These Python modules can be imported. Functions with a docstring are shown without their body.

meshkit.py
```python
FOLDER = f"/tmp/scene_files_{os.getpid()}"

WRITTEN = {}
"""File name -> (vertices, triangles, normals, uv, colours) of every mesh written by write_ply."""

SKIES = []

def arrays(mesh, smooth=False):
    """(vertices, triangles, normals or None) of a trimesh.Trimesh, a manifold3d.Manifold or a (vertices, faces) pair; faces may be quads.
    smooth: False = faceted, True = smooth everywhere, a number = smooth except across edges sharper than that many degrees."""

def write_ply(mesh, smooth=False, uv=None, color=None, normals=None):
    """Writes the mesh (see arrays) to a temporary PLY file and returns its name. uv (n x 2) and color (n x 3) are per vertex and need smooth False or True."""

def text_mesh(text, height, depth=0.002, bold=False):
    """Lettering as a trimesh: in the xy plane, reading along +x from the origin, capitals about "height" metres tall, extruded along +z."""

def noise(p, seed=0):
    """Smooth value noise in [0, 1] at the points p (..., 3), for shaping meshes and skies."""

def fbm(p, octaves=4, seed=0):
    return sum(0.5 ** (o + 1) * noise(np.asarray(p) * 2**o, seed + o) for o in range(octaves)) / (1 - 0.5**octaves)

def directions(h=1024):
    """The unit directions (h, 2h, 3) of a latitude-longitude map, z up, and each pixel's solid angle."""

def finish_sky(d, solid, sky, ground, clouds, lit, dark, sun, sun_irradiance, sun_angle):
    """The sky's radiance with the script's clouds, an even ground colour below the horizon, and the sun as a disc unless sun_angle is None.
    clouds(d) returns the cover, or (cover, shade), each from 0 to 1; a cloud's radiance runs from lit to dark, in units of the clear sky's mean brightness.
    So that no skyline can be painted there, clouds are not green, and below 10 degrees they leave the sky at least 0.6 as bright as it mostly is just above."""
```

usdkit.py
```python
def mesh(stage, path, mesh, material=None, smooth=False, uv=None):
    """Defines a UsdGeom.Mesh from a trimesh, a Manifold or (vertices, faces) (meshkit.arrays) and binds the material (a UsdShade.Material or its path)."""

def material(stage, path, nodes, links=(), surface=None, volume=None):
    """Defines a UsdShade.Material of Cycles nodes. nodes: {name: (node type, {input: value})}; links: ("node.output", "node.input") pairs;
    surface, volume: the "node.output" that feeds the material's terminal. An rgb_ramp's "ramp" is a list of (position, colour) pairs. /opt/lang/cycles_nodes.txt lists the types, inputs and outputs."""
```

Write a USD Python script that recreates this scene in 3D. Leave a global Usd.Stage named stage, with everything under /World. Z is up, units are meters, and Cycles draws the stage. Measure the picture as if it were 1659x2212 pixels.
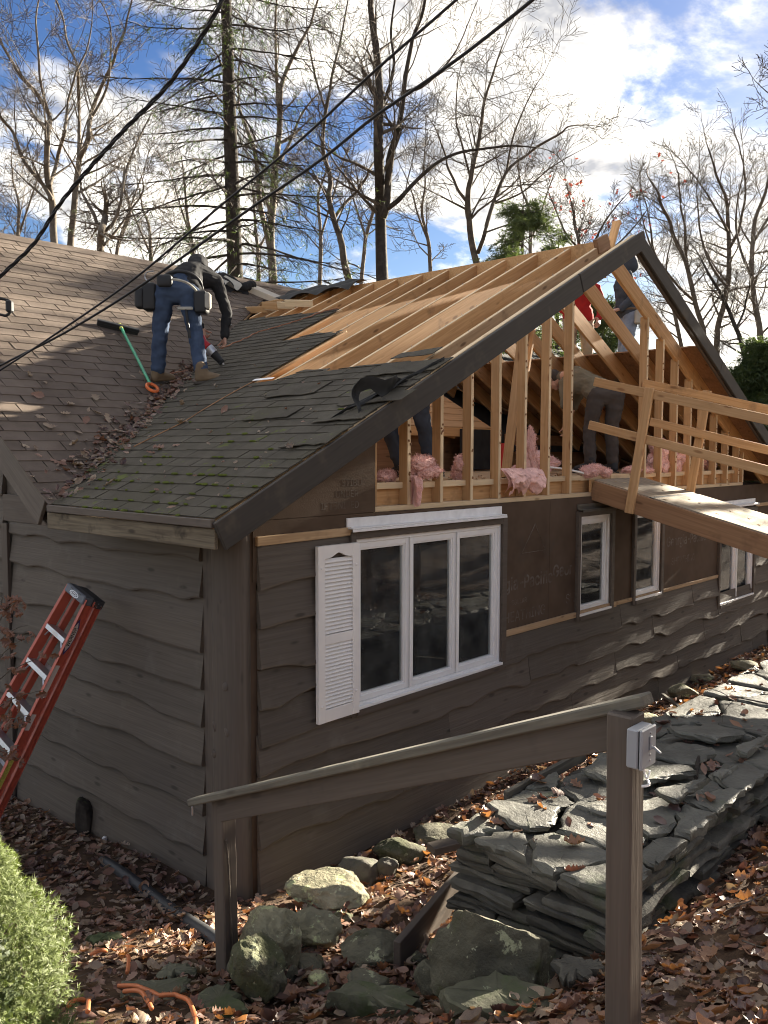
import math, random
import numpy as np, trimesh, manifold3d, usdkit, meshkit
from pxr import Usd, UsdGeom, UsdLux, UsdShade, Gf, Sdf, Vt
from scipy.interpolate import RBFInterpolator

stage = Usd.Stage.CreateInMemory()
UsdGeom.SetStageUpAxis(stage, 'Z'); UsdGeom.SetStageMetersPerUnit(stage, 1.0)
world = UsdGeom.Xform.Define(stage, '/World'); stage.SetDefaultPrim(world.GetPrim())
UsdGeom.Scope.Define(stage, '/World/Looks')
rng = np.random.default_rng(7); random.seed(7)

# ---------------------------------------------------------------- camera
CAM = np.array([-3.4287, -4.3491, 2.9437]); YAW, PITCH, ROLL, F = 0.7409, -0.0698, 0.0017, 1851.7
PW, PH = 1659.0, 2212.0
cf = np.array([math.cos(YAW) * math.cos(PITCH), math.sin(YAW) * math.cos(PITCH), math.sin(PITCH)])
r0 = np.array([math.sin(YAW), -math.cos(YAW), 0.0]); u0 = np.cross(r0, cf)
cr, cu = r0 * math.cos(ROLL) + u0 * math.sin(ROLL), -r0 * math.sin(ROLL) + u0 * math.cos(ROLL)
cam = UsdGeom.Camera.Define(stage, '/World/camera')
cam.AddTransformOp().Set(Gf.Matrix4d(*cr, 0, *cu, 0, *(-cf), 0, *CAM, 1))
cam.CreateHorizontalApertureAttr(36.0); cam.CreateVerticalApertureAttr(48.0); cam.CreateFocalLengthAttr(36.0 * F / PW)
cam.CreateClippingRangeAttr(Gf.Vec2f(0.05, 3000))
EXPOSURE = 3.28
cam.CreateExposureAttr(EXPOSURE)

# ---------------------------------------------------------------- sky and sun
SUN_EL, SUN_AZ = math.radians(17.0), math.radians(-1.9)          # azimuth measured from +x towards +y
sun_dir = np.array([math.cos(SUN_EL) * math.cos(SUN_AZ), math.cos(SUN_EL) * math.sin(SUN_AZ), math.sin(SUN_EL)])
SKY_STRENGTH = 0.05
sky = UsdLux.DomeLight.Define(stage, '/World/sky')
sky.GetPrim().SetCustomDataByKey('kind', 'structure')
sky_mat = usdkit.material(stage, '/World/Looks/sky_look', {
    'tc': ('texture_coordinate', {}),
    'sky': ('sky_texture', {'sky_type': 'single_scattering', 'sun_disc': False, 'sun_elevation': SUN_EL,
                            'sun_rotation': math.atan2(sun_dir[0], sun_dir[1]), 'air_density': 1.0, 'aerosol_density': 0.6, 'ozone_density': 2.0}),
    'sat': ('hsv', {'hue': .517, 'saturation': 1.28, 'value': 0.325}),
    'sep': ('separate_xyz', {}), 'zc': ('math', {'math_type': 'maximum', 'value2': 0.0}), 'zb': ('math', {'math_type': 'add', 'value2': 0.22}),
    'dv': ('combine_xyz', {}), 'pl': ('vector_math', {'math_type': 'divide'}),
    'mp': ('mapping', {'scale': (1.0, 1.0, 1.0), 'location': (5.8, 66.1, 0.0)}),
    'n1': ('noise_texture', {'scale': 1.75, 'detail': 8.0, 'roughness': 0.60, 'distortion': 0.3}),
    'n2': ('noise_texture', {'scale': 4.5, 'detail': 5.0, 'roughness': 0.6}),
    'sund': ('vector_math', {'math_type': 'dot_product', 'vector2': tuple(sun_dir)}),
    'glow': ('map_range', {'from_min': 0.2, 'from_max': 1.0, 'to_min': 0.0, 'to_max': 1.0, 'clamp': True}),
    'bias': ('math', {'math_type': 'multiply_add', 'value2': 0.065}),
    'hz': ('map_range', {'from_min': 0.0, 'from_max': 0.30, 'to_min': 0.07, 'to_max': 0.0, 'clamp': True}),
    'bias2': ('math', {'math_type': 'add'}),
    'cov': ('map_range', {'range_type': 'smoothstep', 'from_min': 0.47, 'from_max': 0.585, 'to_min': 0.0, 'to_max': 1.0}),
    'shade': ('rgb_ramp', {'ramp': [(0.37, (1.15, 1.16, 1.22)), (0.47, (2.2, 2.12, 2.0)), (0.57, (3.5, 3.32, 2.95)), (0.7, (4.5, 4.22, 3.7))]}),
    'gl2': ('math', {'math_type': 'power', 'value2': 2.2}),
    'gl3': ('math', {'math_type': 'multiply_add', 'value2': 0.12, 'value3': 1.12}),
    'cl': ('vector_math', {'math_type': 'scale'}),
    'mix': ('mix', {}), 'bg': ('background_shader', {'strength': SKY_STRENGTH})},
    [('tc.generated', 'sep.vector'), ('sep.z', 'zc.value1'), ('zc.value', 'zb.value1'), ('zb.value', 'dv.x'), ('zb.value', 'dv.y'), ('zb.value', 'dv.z'),
     ('tc.generated', 'pl.vector1'), ('dv.vector', 'pl.vector2'), ('pl.vector', 'mp.vector'), ('mp.vector', 'n1.vector'), ('mp.vector', 'n2.vector'),
     ('tc.generated', 'sund.vector1'), ('sund.value', 'glow.value'), ('glow.result', 'bias.value1'), ('n1.fac', 'bias.value3'),
     ('zc.value', 'hz.value'), ('bias.value', 'bias2.value1'), ('hz.result', 'bias2.value2'), ('bias2.value', 'cov.value'),
     ('n2.fac', 'shade.fac'), ('glow.result', 'gl2.value1'), ('gl2.value', 'gl3.value1'), ('shade.color', 'cl.vector1'), ('gl3.value', 'cl.scale'),
     ('sky.color', 'sat.color'), ('sat.color', 'mix.color1'), ('cl.vector', 'mix.color2'), ('cov.result', 'mix.fac'), ('mix.color', 'bg.color')], surface='bg.background')
UsdShade.MaterialBindingAPI.Apply(sky.GetPrim()).Bind(sky_mat)
sun = UsdLux.DistantLight.Define(stage, '/World/sun')
sun.CreateNormalizeAttr(True); sun.CreateIntensityAttr(0.98); sun.CreateAngleAttr(0.5); sun.CreateColorAttr(Gf.Vec3f(1.0, 0.90, 0.74))
zx = sun_dir; xx = np.cross([0, 0, 1.0], zx); xx /= np.linalg.norm(xx); yx = np.cross(zx, xx)
sun.AddTransformOp().Set(Gf.Matrix4d(*xx, 0, *yx, 0, *zx, 0, 0, 0, 30, 1))

# ---------------------------------------------------------------- helpers: prims
WORLDM, USED = {'/World': np.eye(4)}, {}
def numbered(parent, name):
    k = USED.get((parent, name), 0); USED[(parent, name)] = k + 1
    return f'{parent}/{name}' if k == 0 else f'{parent}/{name}_{k:03d}'
def data(prim, **kw):
    for k, v in kw.items():
        if v: prim.SetCustomDataByKey(k, v)
def gfm(m): return Gf.Matrix4d(*np.asarray(m).T.ravel().tolist())
def thing(name, label, cat, base=(0, 0, 0), group=None, kind=None):
    p = numbered('/World', name); x = UsdGeom.Xform.Define(stage, p)
    m = np.eye(4); m[:3, 3] = base; WORLDM[p] = m
    x.AddTransformOp().Set(gfm(m)); data(x.GetPrim(), label=label, category=cat, group=group, kind=kind)
    return p
def part(parent, name, mesh, mat, M=None, smooth=False, label=None, kind=None, cat=None, group=None):
    """One Mesh prim. Vertices in world space, or in the frame M (a 4 x 4 to world) when M is given."""
    p = numbered(parent, name); inv = np.linalg.inv(WORLDM[parent])
    v, f, n = meshkit.arrays(mesh, smooth)
    if M is None:
        v = v @ inv[:3, :3].T + inv[:3, 3]; local = None; wm = WORLDM[parent]
        if n is not None: n = n @ inv[:3, :3].T
    else:
        local = inv @ M; wm = M
    m = UsdGeom.Mesh.Define(stage, p)
    m.CreatePointsAttr(Vt.Vec3fArray.FromNumpy(v.astype(np.float32)))
    m.CreateFaceVertexCountsAttr(Vt.IntArray.FromNumpy(np.full(len(f), 3, np.int32)))
    m.CreateFaceVertexIndicesAttr(Vt.IntArray.FromNumpy(np.ascontiguousarray(f.astype(np.int32).ravel())))
    m.CreateSubdivisionSchemeAttr('none')
    if n is not None:
        m.CreateNormalsAttr(Vt.Vec3fArray.FromNumpy(n.astype(np.float32))); m.SetNormalsInterpolation('vertex')
    if local is not None: m.AddTransformOp().Set(gfm(local))
    UsdShade.MaterialBindingAPI.Apply(m.GetPrim()).Bind(MAT[mat])
    WORLDM[p] = wm; data(m.GetPrim(), label=label, kind=kind, category=cat, group=group)
    return p
def solo(name, mesh, mat, label, cat, M=None, smooth=False, group=None, kind=None):
    return part('/World', name, mesh, mat, M, smooth, label, kind, cat, group)

# ---------------------------------------------------------------- helpers: the photograph's rays
def ray(u, y): return cf + cr * (u - PW / 2) / F + cu * (PH / 2 - y) / F
FH = np.array([math.cos(YAW), math.sin(YAW), 0])
def deep(u, y, Z):
    d = ray(u, y); return CAM + d * (Z / (d @ FH))
def onplane(u, y, n, p0):
    d = ray(u, y); n = np.asarray(n, float); return CAM + d * (((np.asarray(p0) - CAM) @ n) / (d @ n))

# ---------------------------------------------------------------- helpers: shapes
def nrm(a): a = np.asarray(a, float); return a / max(np.linalg.norm(a), 1e-12)
def frame(o, x, up):
    x = nrm(x); y = nrm(np.cross(up, x)); z = np.cross(x, y); m = np.eye(4); m[:3, 0], m[:3, 1], m[:3, 2], m[:3, 3] = x, y, z, o; return m
_ch = None
def cbox(l, w, h, c=0.003):
    """A box centred on the origin with chamfered edges."""
    global _ch
    s = np.array([(i, j, k) for i in (-1, 1) for j in (-1, 1) for k in (-1, 1)], float)
    idx = [(q, a) for q in range(8) for a in range(3)]
    def pts(l, w, h, c):
        e = np.array([l, w, h]) / 2
        return np.array([[s[q][b] * (e[b] - (0 if b == a else c)) for b in range(3)] for q, a in idx])
    if _ch is None:
        hull = trimesh.convex.convex_hull(pts(4, 3, 2, .3)) ; pv = pts(4, 3, 2, .3)
        order = [int(np.argmin(np.linalg.norm(pv - v, axis=1))) for v in hull.vertices]
        _ch = np.array(order)[hull.faces]
    return pts(l, w, h, min(c, .45 * min(l, w, h))), _ch
def bx(x0, x1, y0, y1, z0, z1, c=0.002):
    v, f = cbox(x1 - x0, y1 - y0, z1 - z0, c); return v + [(x0 + x1) / 2, (y0 + y1) / 2, (z0 + z1) / 2], f
def join(ms):
    V, Fs, n = [], [], 0
    for m in ms:
        v, f, _ = meshkit.arrays(m); V.append(v); Fs.append(f + n); n += len(v)
    return np.vstack(V), np.vstack(Fs)
def board(parent, name, a, b, w, t, up, mat, c=0.004, **kw):
    """A board from a to b, w wide across (in the direction up), t thick."""
    a, b = np.asarray(a, float), np.asarray(b, float); L = np.linalg.norm(b - a)
    return part(parent, name, cbox(L, t, w, c), mat, frame((a + b) / 2, b - a, up), **kw)
def tubes(paths, rads, sides=5, cap=True):
    """Many polylines (k x n x 3) with radii (k x n) as one mesh, vectorised over k."""
    P, R = np.asarray(paths, float), np.asarray(rads, float); k, n, _ = P.shape
    T = np.gradient(P, axis=1); T /= np.linalg.norm(T, axis=2, keepdims=True) + 1e-12
    ref = np.where(np.abs(T[:, :1, 2:3]) < 0.9, [[[0, 0, 1.0]]], [[[1.0, 0, 0]]])
    A = np.cross(T, ref); A /= np.linalg.norm(A, axis=2, keepdims=True) + 1e-12; B = np.cross(T, A)
    th = np.arange(sides) / sides * 2 * np.pi
    V = P[:, :, None] + R[:, :, None, None] * (A[:, :, None] * np.cos(th)[:, None] + B[:, :, None] * np.sin(th)[:, None])
    i, j = np.meshgrid(np.arange(n - 1), np.arange(sides), indexing='ij'); a = i * sides + j; b = i * sides + (j + 1) % sides
    q = np.stack([a, b, b + sides, a, b + sides, a + sides], -1).reshape(-1, 3)
    if cap:
        e = (n - 1) * sides
        q = np.vstack([q, [(e, e + m, e + m + 1) for m in range(1, sides - 1)], [(0, m + 1, m) for m in range(1, sides - 1)]])
    Fc = (q[None] + (np.arange(k) * n * sides)[:, None, None]).reshape(-1, 3)
    return V.reshape(-1, 3), Fc
def tube(path, r, sides=6):
    path = np.asarray(path, float); return tubes([path], [np.full(len(path), r) if np.ndim(r) == 0 else r], sides)
def smoothpath(p, n):
    p = np.asarray(p, float); d = np.r_[0, np.cumsum(np.linalg.norm(np.diff(p[:, :3], axis=0), axis=1))]
    from scipy.interpolate import PchipInterpolator
    return PchipInterpolator(d, p)(np.linspace(0, d[-1], n))
def extrude(poly, h, M=None):
    import shapely.geometry as sg
    m = trimesh.creation.extrude_polygon(poly if hasattr(poly, 'exterior') else sg.Polygon(poly), h, engine='earcut')
    if M is not None: m.apply_transform(M)
    return m
def XZ(y):
    """Plane frame: 2-D (x, z) drawn, extruded towards -y from y."""
    m = np.eye(4); m[:3, 0], m[:3, 1], m[:3, 2], m[:3, 3] = (1, 0, 0), (0, 0, 1), (0, -1, 0), (0, y, 0); return m
_ico = {}
def ico(n):
    if n not in _ico: _ico[n] = trimesh.creation.icosphere(n)
    return np.array(_ico[n].vertices), np.array(_ico[n].faces)
def rock(c, size, seed, rotz=0., n=3, planes=7, rough=.10, tilt=(0, 0)):
    r = np.random.default_rng(seed); v, f = ico(n); v = v.copy()
    for _ in range(planes):
        d = nrm(r.normal(size=3) * [1, 1, 1.2]); k = r.uniform(.48, .80); s = v @ d; v -= np.where(s > k, (s - k) * .86, 0)[:, None] * d
    v *= 1.15 + rough * 1.5 * (meshkit.fbm(v * 1.7 + seed, 4, seed) - .5)[:, None] * 2
    v += (meshkit.fbm(v * 5 + seed * 3, 4, seed)[:, None] - .5) * .20 * v
    v = v * np.asarray(size)
    R = trimesh.transformations.euler_matrix(tilt[0], tilt[1], rotz)[:3, :3]
    return v @ R.T + c, f
def slab(poly, z0, th, seed, tilt=(0, 0), n=18, rough=.012):
    """A flat broken stone: 2-D outline, uneven edge, split faces."""
    r = np.random.default_rng(seed); poly = np.asarray(poly, float); q = np.vstack([poly, poly[:1]])
    d = np.r_[0, np.cumsum(np.linalg.norm(np.diff(q, axis=0), axis=1))]; t = np.unique(np.r_[np.linspace(0, d[-1], n, endpoint=False), d[:-1]])
    o = np.stack([np.interp(t, d, q[:, 0]), np.interp(t, d, q[:, 1])], 1); k = len(o); c = o.mean(0)
    jit = lambda s: o + (o - c) / (np.linalg.norm(o - c, axis=1, keepdims=True) + 1e-9) * (r.normal(size=(k, 1)) * s)
    o = jit(rough * .8)
    rings = []
    for z, ins in ((0, -.012), (.3, 0.0), (.62, .004), (.86, -.002), (1.0, -.016)):
        e = o + (o - c) / (np.linalg.norm(o - c, axis=1, keepdims=True) + 1e-9) * (ins + r.normal(size=(k, 1)) * rough * .5)
        rings.append(np.c_[e, np.full(k, z * th) + r.normal(size=k) * th * (.03 if z > .8 else .07)])
    inner = np.c_[c + (o - c) * .55, np.full(k, th) + r.normal(size=k) * th * .035]
    V = np.vstack(rings + [inner, [[*c, th * 1.02]]]); Fs = []
    for a in range(5):
        for j in range(k):
            b, e = a * k, (a + 1) * k; j2 = (j + 1) % k; Fs += [(b + j, b + j2, e + j2), (b + j, e + j2, e + j)]
    Fs += [(5 * k + j, 5 * k + (j + 1) % k, 6 * k) for j in range(k)] + [(j + 1 if j + 1 < k else 0, j, k - 0) for j in range(0)]
    V = np.vstack([V, [[*c, 0]]]); Fs += [((j + 1) % k, j, 6 * k + 1) for j in range(k)]
    V[:, 2] += (V[:, 0] - c[0]) * tilt[0] + (V[:, 1] - c[1]) * tilt[1] + z0
    A = np.asarray(Fs)
    x, y = poly[:, 0], poly[:, 1]
    if (x * np.roll(y, -1) - np.roll(x, -1) * y).sum() < 0: A = A[:, ::-1]
    return V, A
# ---------------------------------------------------------------- materials
MAT = {}
def mat(name, nodes, links, surface='p.BSDF'):
    MAT[name] = usdkit.material(stage, f'/World/Looks/{name}', nodes, links, surface=surface)
def grained(name, dark, light, knots=None, rough=.75, gscale=(1.2, 28, 28), bump=.15, spec=.25, vary=.25, stain=None, stain_amt=.0, weather=None):
    """Wood with the grain along the piece's own x axis; each piece its own tone."""
    N = {'tc': ('texture_coordinate', {}), 'oi': ('object_info', {}), 'off': ('combine_xyz', {}), 'os': ('math', {'math_type': 'multiply', 'value2': 37.0}),
         'ad': ('vector_math', {'math_type': 'add'}), 'mp': ('mapping', {'scale': gscale}),
         'n': ('noise_texture', {'scale': 1.6, 'detail': 5.0, 'roughness': .6, 'distortion': .6}),
         'r': ('rgb_ramp', {'ramp': [(.28, dark), (.72, light)]}),
         'mp2': ('mapping', {'scale': (2.6, 9, 9)}), 'k': ('voronoi_texture', {'scale': 1.0}),
         'kr': ('map_range', {'range_type': 'smoothstep', 'from_min': .06, 'from_max': .17, 'to_min': .75, 'to_max': 0.0}),
         'km': ('mix', {'color2': knots or dark}),
         'n3': ('noise_texture', {'scale': 3.2, 'detail': 4.0, 'roughness': .65}),
         'sr': ('map_range', {'range_type': 'smoothstep', 'from_min': .56, 'from_max': .74, 'to_min': 0.0, 'to_max': stain_amt}),
         'sm': ('mix', {'color2': stain or dark}),
         'vr': ('map_range', {'from_min': 0, 'from_max': 1, 'to_min': 1 - vary, 'to_max': 1 + vary}),
         'h': ('hsv', {}), 'b': ('bump', {'strength': bump, 'distance': .01}),
         'p': ('principled_bsdf', {'roughness': rough, 'specular_ior_level': spec})}
    L = [('oi.random', 'os.value1'), ('os.value', 'off.x'), ('os.value', 'off.y'), ('tc.object', 'ad.vector1'), ('off.vector', 'ad.vector2'),
         ('ad.vector', 'mp.vector'), ('mp.vector', 'n.vector'), ('n.fac', 'r.fac'), ('ad.vector', 'mp2.vector'), ('mp2.vector', 'k.vector'), ('k.distance', 'kr.value'),
         ('r.color', 'km.color1'), ('kr.result', 'km.fac'), ('ad.vector', 'n3.vector'), ('n3.fac', 'sr.value'), ('km.color', 'sm.color1'), ('sr.result', 'sm.fac'),
         ('oi.random', 'vr.value'), ('sm.color', 'h.color'), ('vr.result', 'h.value'), ('h.color', 'p.base_color'), ('n.fac', 'b.height'), ('b.normal', 'p.normal')]
    mat(name, N, L)
grained('lumber', (.42, .228, .092), (.60, .362, .168), knots=(.16, .075, .03), stain=(.16, .09, .045), stain_amt=.55, vary=.16)
grained('fresh_lumber', (.40, .228, .10), (.55, .345, .172), knots=(.22, .10, .04), stain=(.20, .11, .05), stain_amt=.30, vary=.12)
grained('stringer_wood', (.20, .105, .052), (.30, .172, .092), knots=(.09, .045, .02), stain=(.10, .055, .03), stain_amt=.5, vary=.1)
grained('pale_lumber', (.62, .46, .27), (.74, .58, .37), knots=(.3, .18, .09), stain=(.3, .2, .1), stain_amt=.3, vary=.1)
grained('old_brown_lumber', (.19, .095, .045), (.30, .165, .085), knots=(.08, .04, .02), stain=(.06, .04, .03), stain_amt=.5, vary=.2)
grained('grey_brown_paint', (.080, .063, .050), (.108, .087, .070), knots=(.05, .04, .033), rough=.62, bump=.25, vary=.08, stain=(.05, .042, .036), stain_amt=.5)
grained('siding_paint', (.086, .070, .055), (.120, .099, .079), knots=(.034, .027, .021), rough=.68, gscale=(.9, 30, 30), bump=.5, vary=.16, stain=(.15, .13, .105), stain_amt=.45)
grained('barge_paint', (.036, .031, .026), (.050, .043, .037), knots=(.040, .035, .030), rough=.7, bump=.2, vary=.05, stain=(.11, .088, .062), stain_amt=.45)
grained('weathered_wood', (.075, .058, .040), (.22, .178, .118), knots=(.03, .022, .016), rough=.85, bump=.4, vary=.1, stain=(.022, .016, .011), stain_amt=.95)
grained('weathered_rail', (.075, .066, .052), (.15, .135, .105), knots=(.06, .05, .04), rough=.8, bump=.4, vary=.08, stain=(.20, .18, .13), stain_amt=.6)
grained('ply_deck', (.20, .16, .115), (.37, .305, .215), knots=(.14, .10, .06), rough=.85, gscale=(1.5, 11, 11), bump=.2, vary=.05, stain=(.10, .078, .055), stain_amt=.75)
grained('old_plank', (.33, .215, .115), (.50, .345, .20), knots=(.10, .05, .025), stain=(.12, .07, .04), stain_amt=.5, vary=.2)
def plain(name, col, rough=.6, metal=0., spec=.4, var=.15, scale=6., bump=0., bscale=40., sub=None):
    N = {'tc': ('texture_coordinate', {}), 'n': ('noise_texture', {'scale': scale, 'detail': 5.0, 'roughness': .6}),
         'v': ('map_range', {'from_min': .25, 'from_max': .75, 'to_min': 1 - var, 'to_max': 1 + var}), 'h': ('hsv', {'color': col}),
         'n2': ('noise_texture', {'scale': bscale, 'detail': 3.0}), 'b': ('bump', {'strength': bump, 'distance': .01}),
         'p': ('principled_bsdf', {'roughness': rough, 'metallic': metal, 'specular_ior_level': spec})}
    L = [('tc.object', 'n.vector'), ('n.fac', 'v.value'), ('v.result', 'h.value'), ('h.color', 'p.base_color'), ('tc.object', 'n2.vector'), ('n2.fac', 'b.height')]
    if bump: L.append(('b.normal', 'p.normal'))
    mat(name, N, L)
def mixed(name, cols, scale=4., rough=.85, detail=6., bump=.3, bscale=30., spec=.2, lo=.3, hi=.7, rand=.0, patch=None, patch_scale=3., patch_lo=.58, patch_hi=.66, patch_mask=None, coord='tc.object', island=False, rvar=None):
    """A noise ramp of several colours; patch adds blotches (moss, lichen, wet) with their own edge."""
    N = {'tc': ('texture_coordinate', {}), 'ge': ('geometry', {}), 'oi': ('object_info', {}), 'n': ('noise_texture', {'scale': scale, 'detail': detail, 'roughness': .62}),
         'r': ('rgb_ramp', {'ramp': list(zip(np.linspace(lo, hi, len(cols)), cols))}),
         'v': ('map_range', {'from_min': 0, 'from_max': 1, 'to_min': 1 - rand, 'to_max': 1 + rand}), 'h': ('hsv', {}),
         'n2': ('noise_texture', {'scale': bscale, 'detail': 4.0, 'roughness': .7}), 'b': ('bump', {'strength': bump, 'distance': .02}),
         'p': ('principled_bsdf', {'roughness': rough, 'specular_ior_level': spec})}
    L = [(coord, 'n.vector'), ('n.fac', 'r.fac'), ('ge.random_per_island' if island else 'oi.random', 'v.value'), ('v.result', 'h.value'), ('r.color', 'h.color'),
         (coord, 'n2.vector'), ('n2.fac', 'b.height'), ('b.normal', 'p.normal')]
    last = 'h.color'
    for i, pt in enumerate(patch or []):
        col, sc, a, z, mask = pt
        N[f'pn{i}'] = ('noise_texture', {'scale': sc, 'detail': 7.0, 'roughness': .68}); N[f'pr{i}'] = ('map_range', {'range_type': 'smoothstep', 'from_min': a, 'from_max': z, 'to_min': 0, 'to_max': 1})
        N[f'pm{i}'] = ('mix', {'color2': col}); L += [(coord, f'pn{i}.vector'), (f'pr{i}.result', f'pm{i}.fac'), (last, f'pm{i}.color1')]
        if mask:
            comp, m0, m1, amt = mask                       # a slow drift of the patch along one axis
            N[f'ps{i}'] = ('separate_xyz', {}); N[f'pk{i}'] = ('map_range', {'from_min': m0, 'from_max': m1, 'to_min': amt, 'to_max': 0., 'clamp': True}); N[f'pa{i}'] = ('math', {'math_type': 'add'})
            L += [('ge.position', f'ps{i}.vector'), (f'ps{i}.{comp}', f'pk{i}.value'), (f'pn{i}.fac', f'pa{i}.value1'), (f'pk{i}.result', f'pa{i}.value2'), (f'pa{i}.value', f'pr{i}.value')]
        else: L.append((f'pn{i}.fac', f'pr{i}.value'))
        last = f'pm{i}.color'
    L.append((last, 'p.base_color')); mat(name, N, L)
W = 'ge.position'
mixed('brown_shingle', [(.102, .077, .059), (.140, .107, .083), (.168, .132, .104)], scale=3, bump=.35, bscale=160, rough=.9, rand=.13, coord=W, island=False, spec=.25, patch=[((.26, .21, .16), 9., .72, .8, None)])
mixed('dark_shingle', [(.050, .043, .032), (.070, .061, .047), (.092, .081, .063)], scale=3.5, bump=.45, bscale=150, rough=.92, rand=.08, coord=W, spec=.2,
      patch=[((.062, .055, .038), 2.0, .52, .70, ('z', 2.6, 4.2, .05)), ((.085, .098, .026), 6., .64, .70, ('z', 2.5, 3.7, .06)), ((.16, .14, .115), 26., .70, .76, None)])
mixed('felt', [(.012, .012, .012), (.03, .03, .03)], scale=6, bump=.2, rough=.75, spec=.3)
mixed('sheathing_board', [(.066, .042, .026), (.090, .060, .039), (.108, .075, .052)], scale=2.2, bump=.12, bscale=90, rough=.85, coord=W, patch=[((.075, .062, .050), 1.3, .55, .75, None)])
mixed('print_grey', [(.088, .064, .046), (.150, .128, .105)], scale=9, bump=0, rough=.9, coord=W, lo=.40, hi=.60)
mixed('stone_grey', [(.062, .060, .047), (.098, .095, .075), (.140, .136, .110)], scale=4, bump=.5, bscale=26, rough=.62, rand=.22, coord=W, spec=.45,
      patch=[((.085, .095, .055), 3.0, .56, .70, None), ((.33, .35, .27), 11., .66, .70, None), ((.04, .045, .04), 6., .66, .74, None)])
mixed('stone_side', [(.062, .056, .044), (.10, .092, .073), (.145, .135, .108)], scale=6, bump=.55, bscale=30, rough=.8, rand=.30, coord=W, spec=.25,
      patch=[((.060, .068, .034), 3.0, .52, .66, None), ((.26, .28, .20), 13., .68, .73, None)])
mixed('boulder', [(.12, .110, .070), (.19, .175, .112), (.27, .245, .16)], scale=4, bump=.95, bscale=24, rough=.85, rand=.15, coord=W, spec=.25,
      patch=[((.080, .085, .045), 2.4, .54, .68, None), ((.36, .38, .20), 6.5, .55, .61, None), ((.44, .45, .28), 24., .60, .66, None), ((.05, .045, .032), 9., .62, .70, None)])
mixed('dark_boulder', [(.060, .056, .040), (.098, .092, .064), (.135, .125, .088)], scale=4, bump=1.0, bscale=20, rough=.88, rand=.2, coord=W, spec=.2,
      patch=[((.062, .066, .032), 2.4, .48, .62, None), ((.30, .31, .19), 7., .60, .65, None), ((.33, .34, .22), 24., .63, .69, None)])
mixed('mossy_flag', [(.070, .070, .046), (.105, .103, .068), (.135, .130, .09)], scale=4, bump=.4, bscale=30, rough=.8, rand=.15, coord=W, patch=[((.065, .080, .035), 2.5, .5, .64, None), ((.30, .33, .21), 12., .66, .71, None)])
mixed('soil', [(.050, .032, .020), (.090, .056, .034), (.130, .080, .046)], scale=9, bump=.8, bscale=22, rough=.9, coord=W)
mixed('bark', [(.045, .036, .028), (.085, .070, .055), (.13, .11, .088)], scale=7, bump=.8, bscale=18, rough=.92, coord=W, rand=.1)
mixed('pale_bark', [(.070, .057, .044), (.115, .096, .076), (.165, .14, .112)], scale=5, bump=.6, bscale=14, rough=.92, coord=W, rand=.12)
mixed('dark_bark', [(.022, .018, .015), (.04, .033, .027), (.065, .054, .044)], scale=7, bump=.9, bscale=15, rough=.95, coord=W, patch=[((.075, .085, .04), 3., .6, .7, None)])
plain('white_vinyl', (.80, .77, .73), rough=.45, var=.05)
plain('white_frame', (.80, .79, .77), rough=.42, var=.05)
plain('white_flashing', (.78, .78, .77), rough=.4, var=.10, scale=14)
plain('grey_metal', (.27, .28, .295), rough=.5, spec=.5, var=.06)
plain('aluminium', (.50, .51, .53), rough=.38, metal=.85, var=.1)
plain('black_rubber', (.016, .016, .017), rough=.55, var=.2)
plain('cable', (.010, .010, .011), rough=.6)
plain('steel', (.34, .34, .35), rough=.35, metal=.9)
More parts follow.
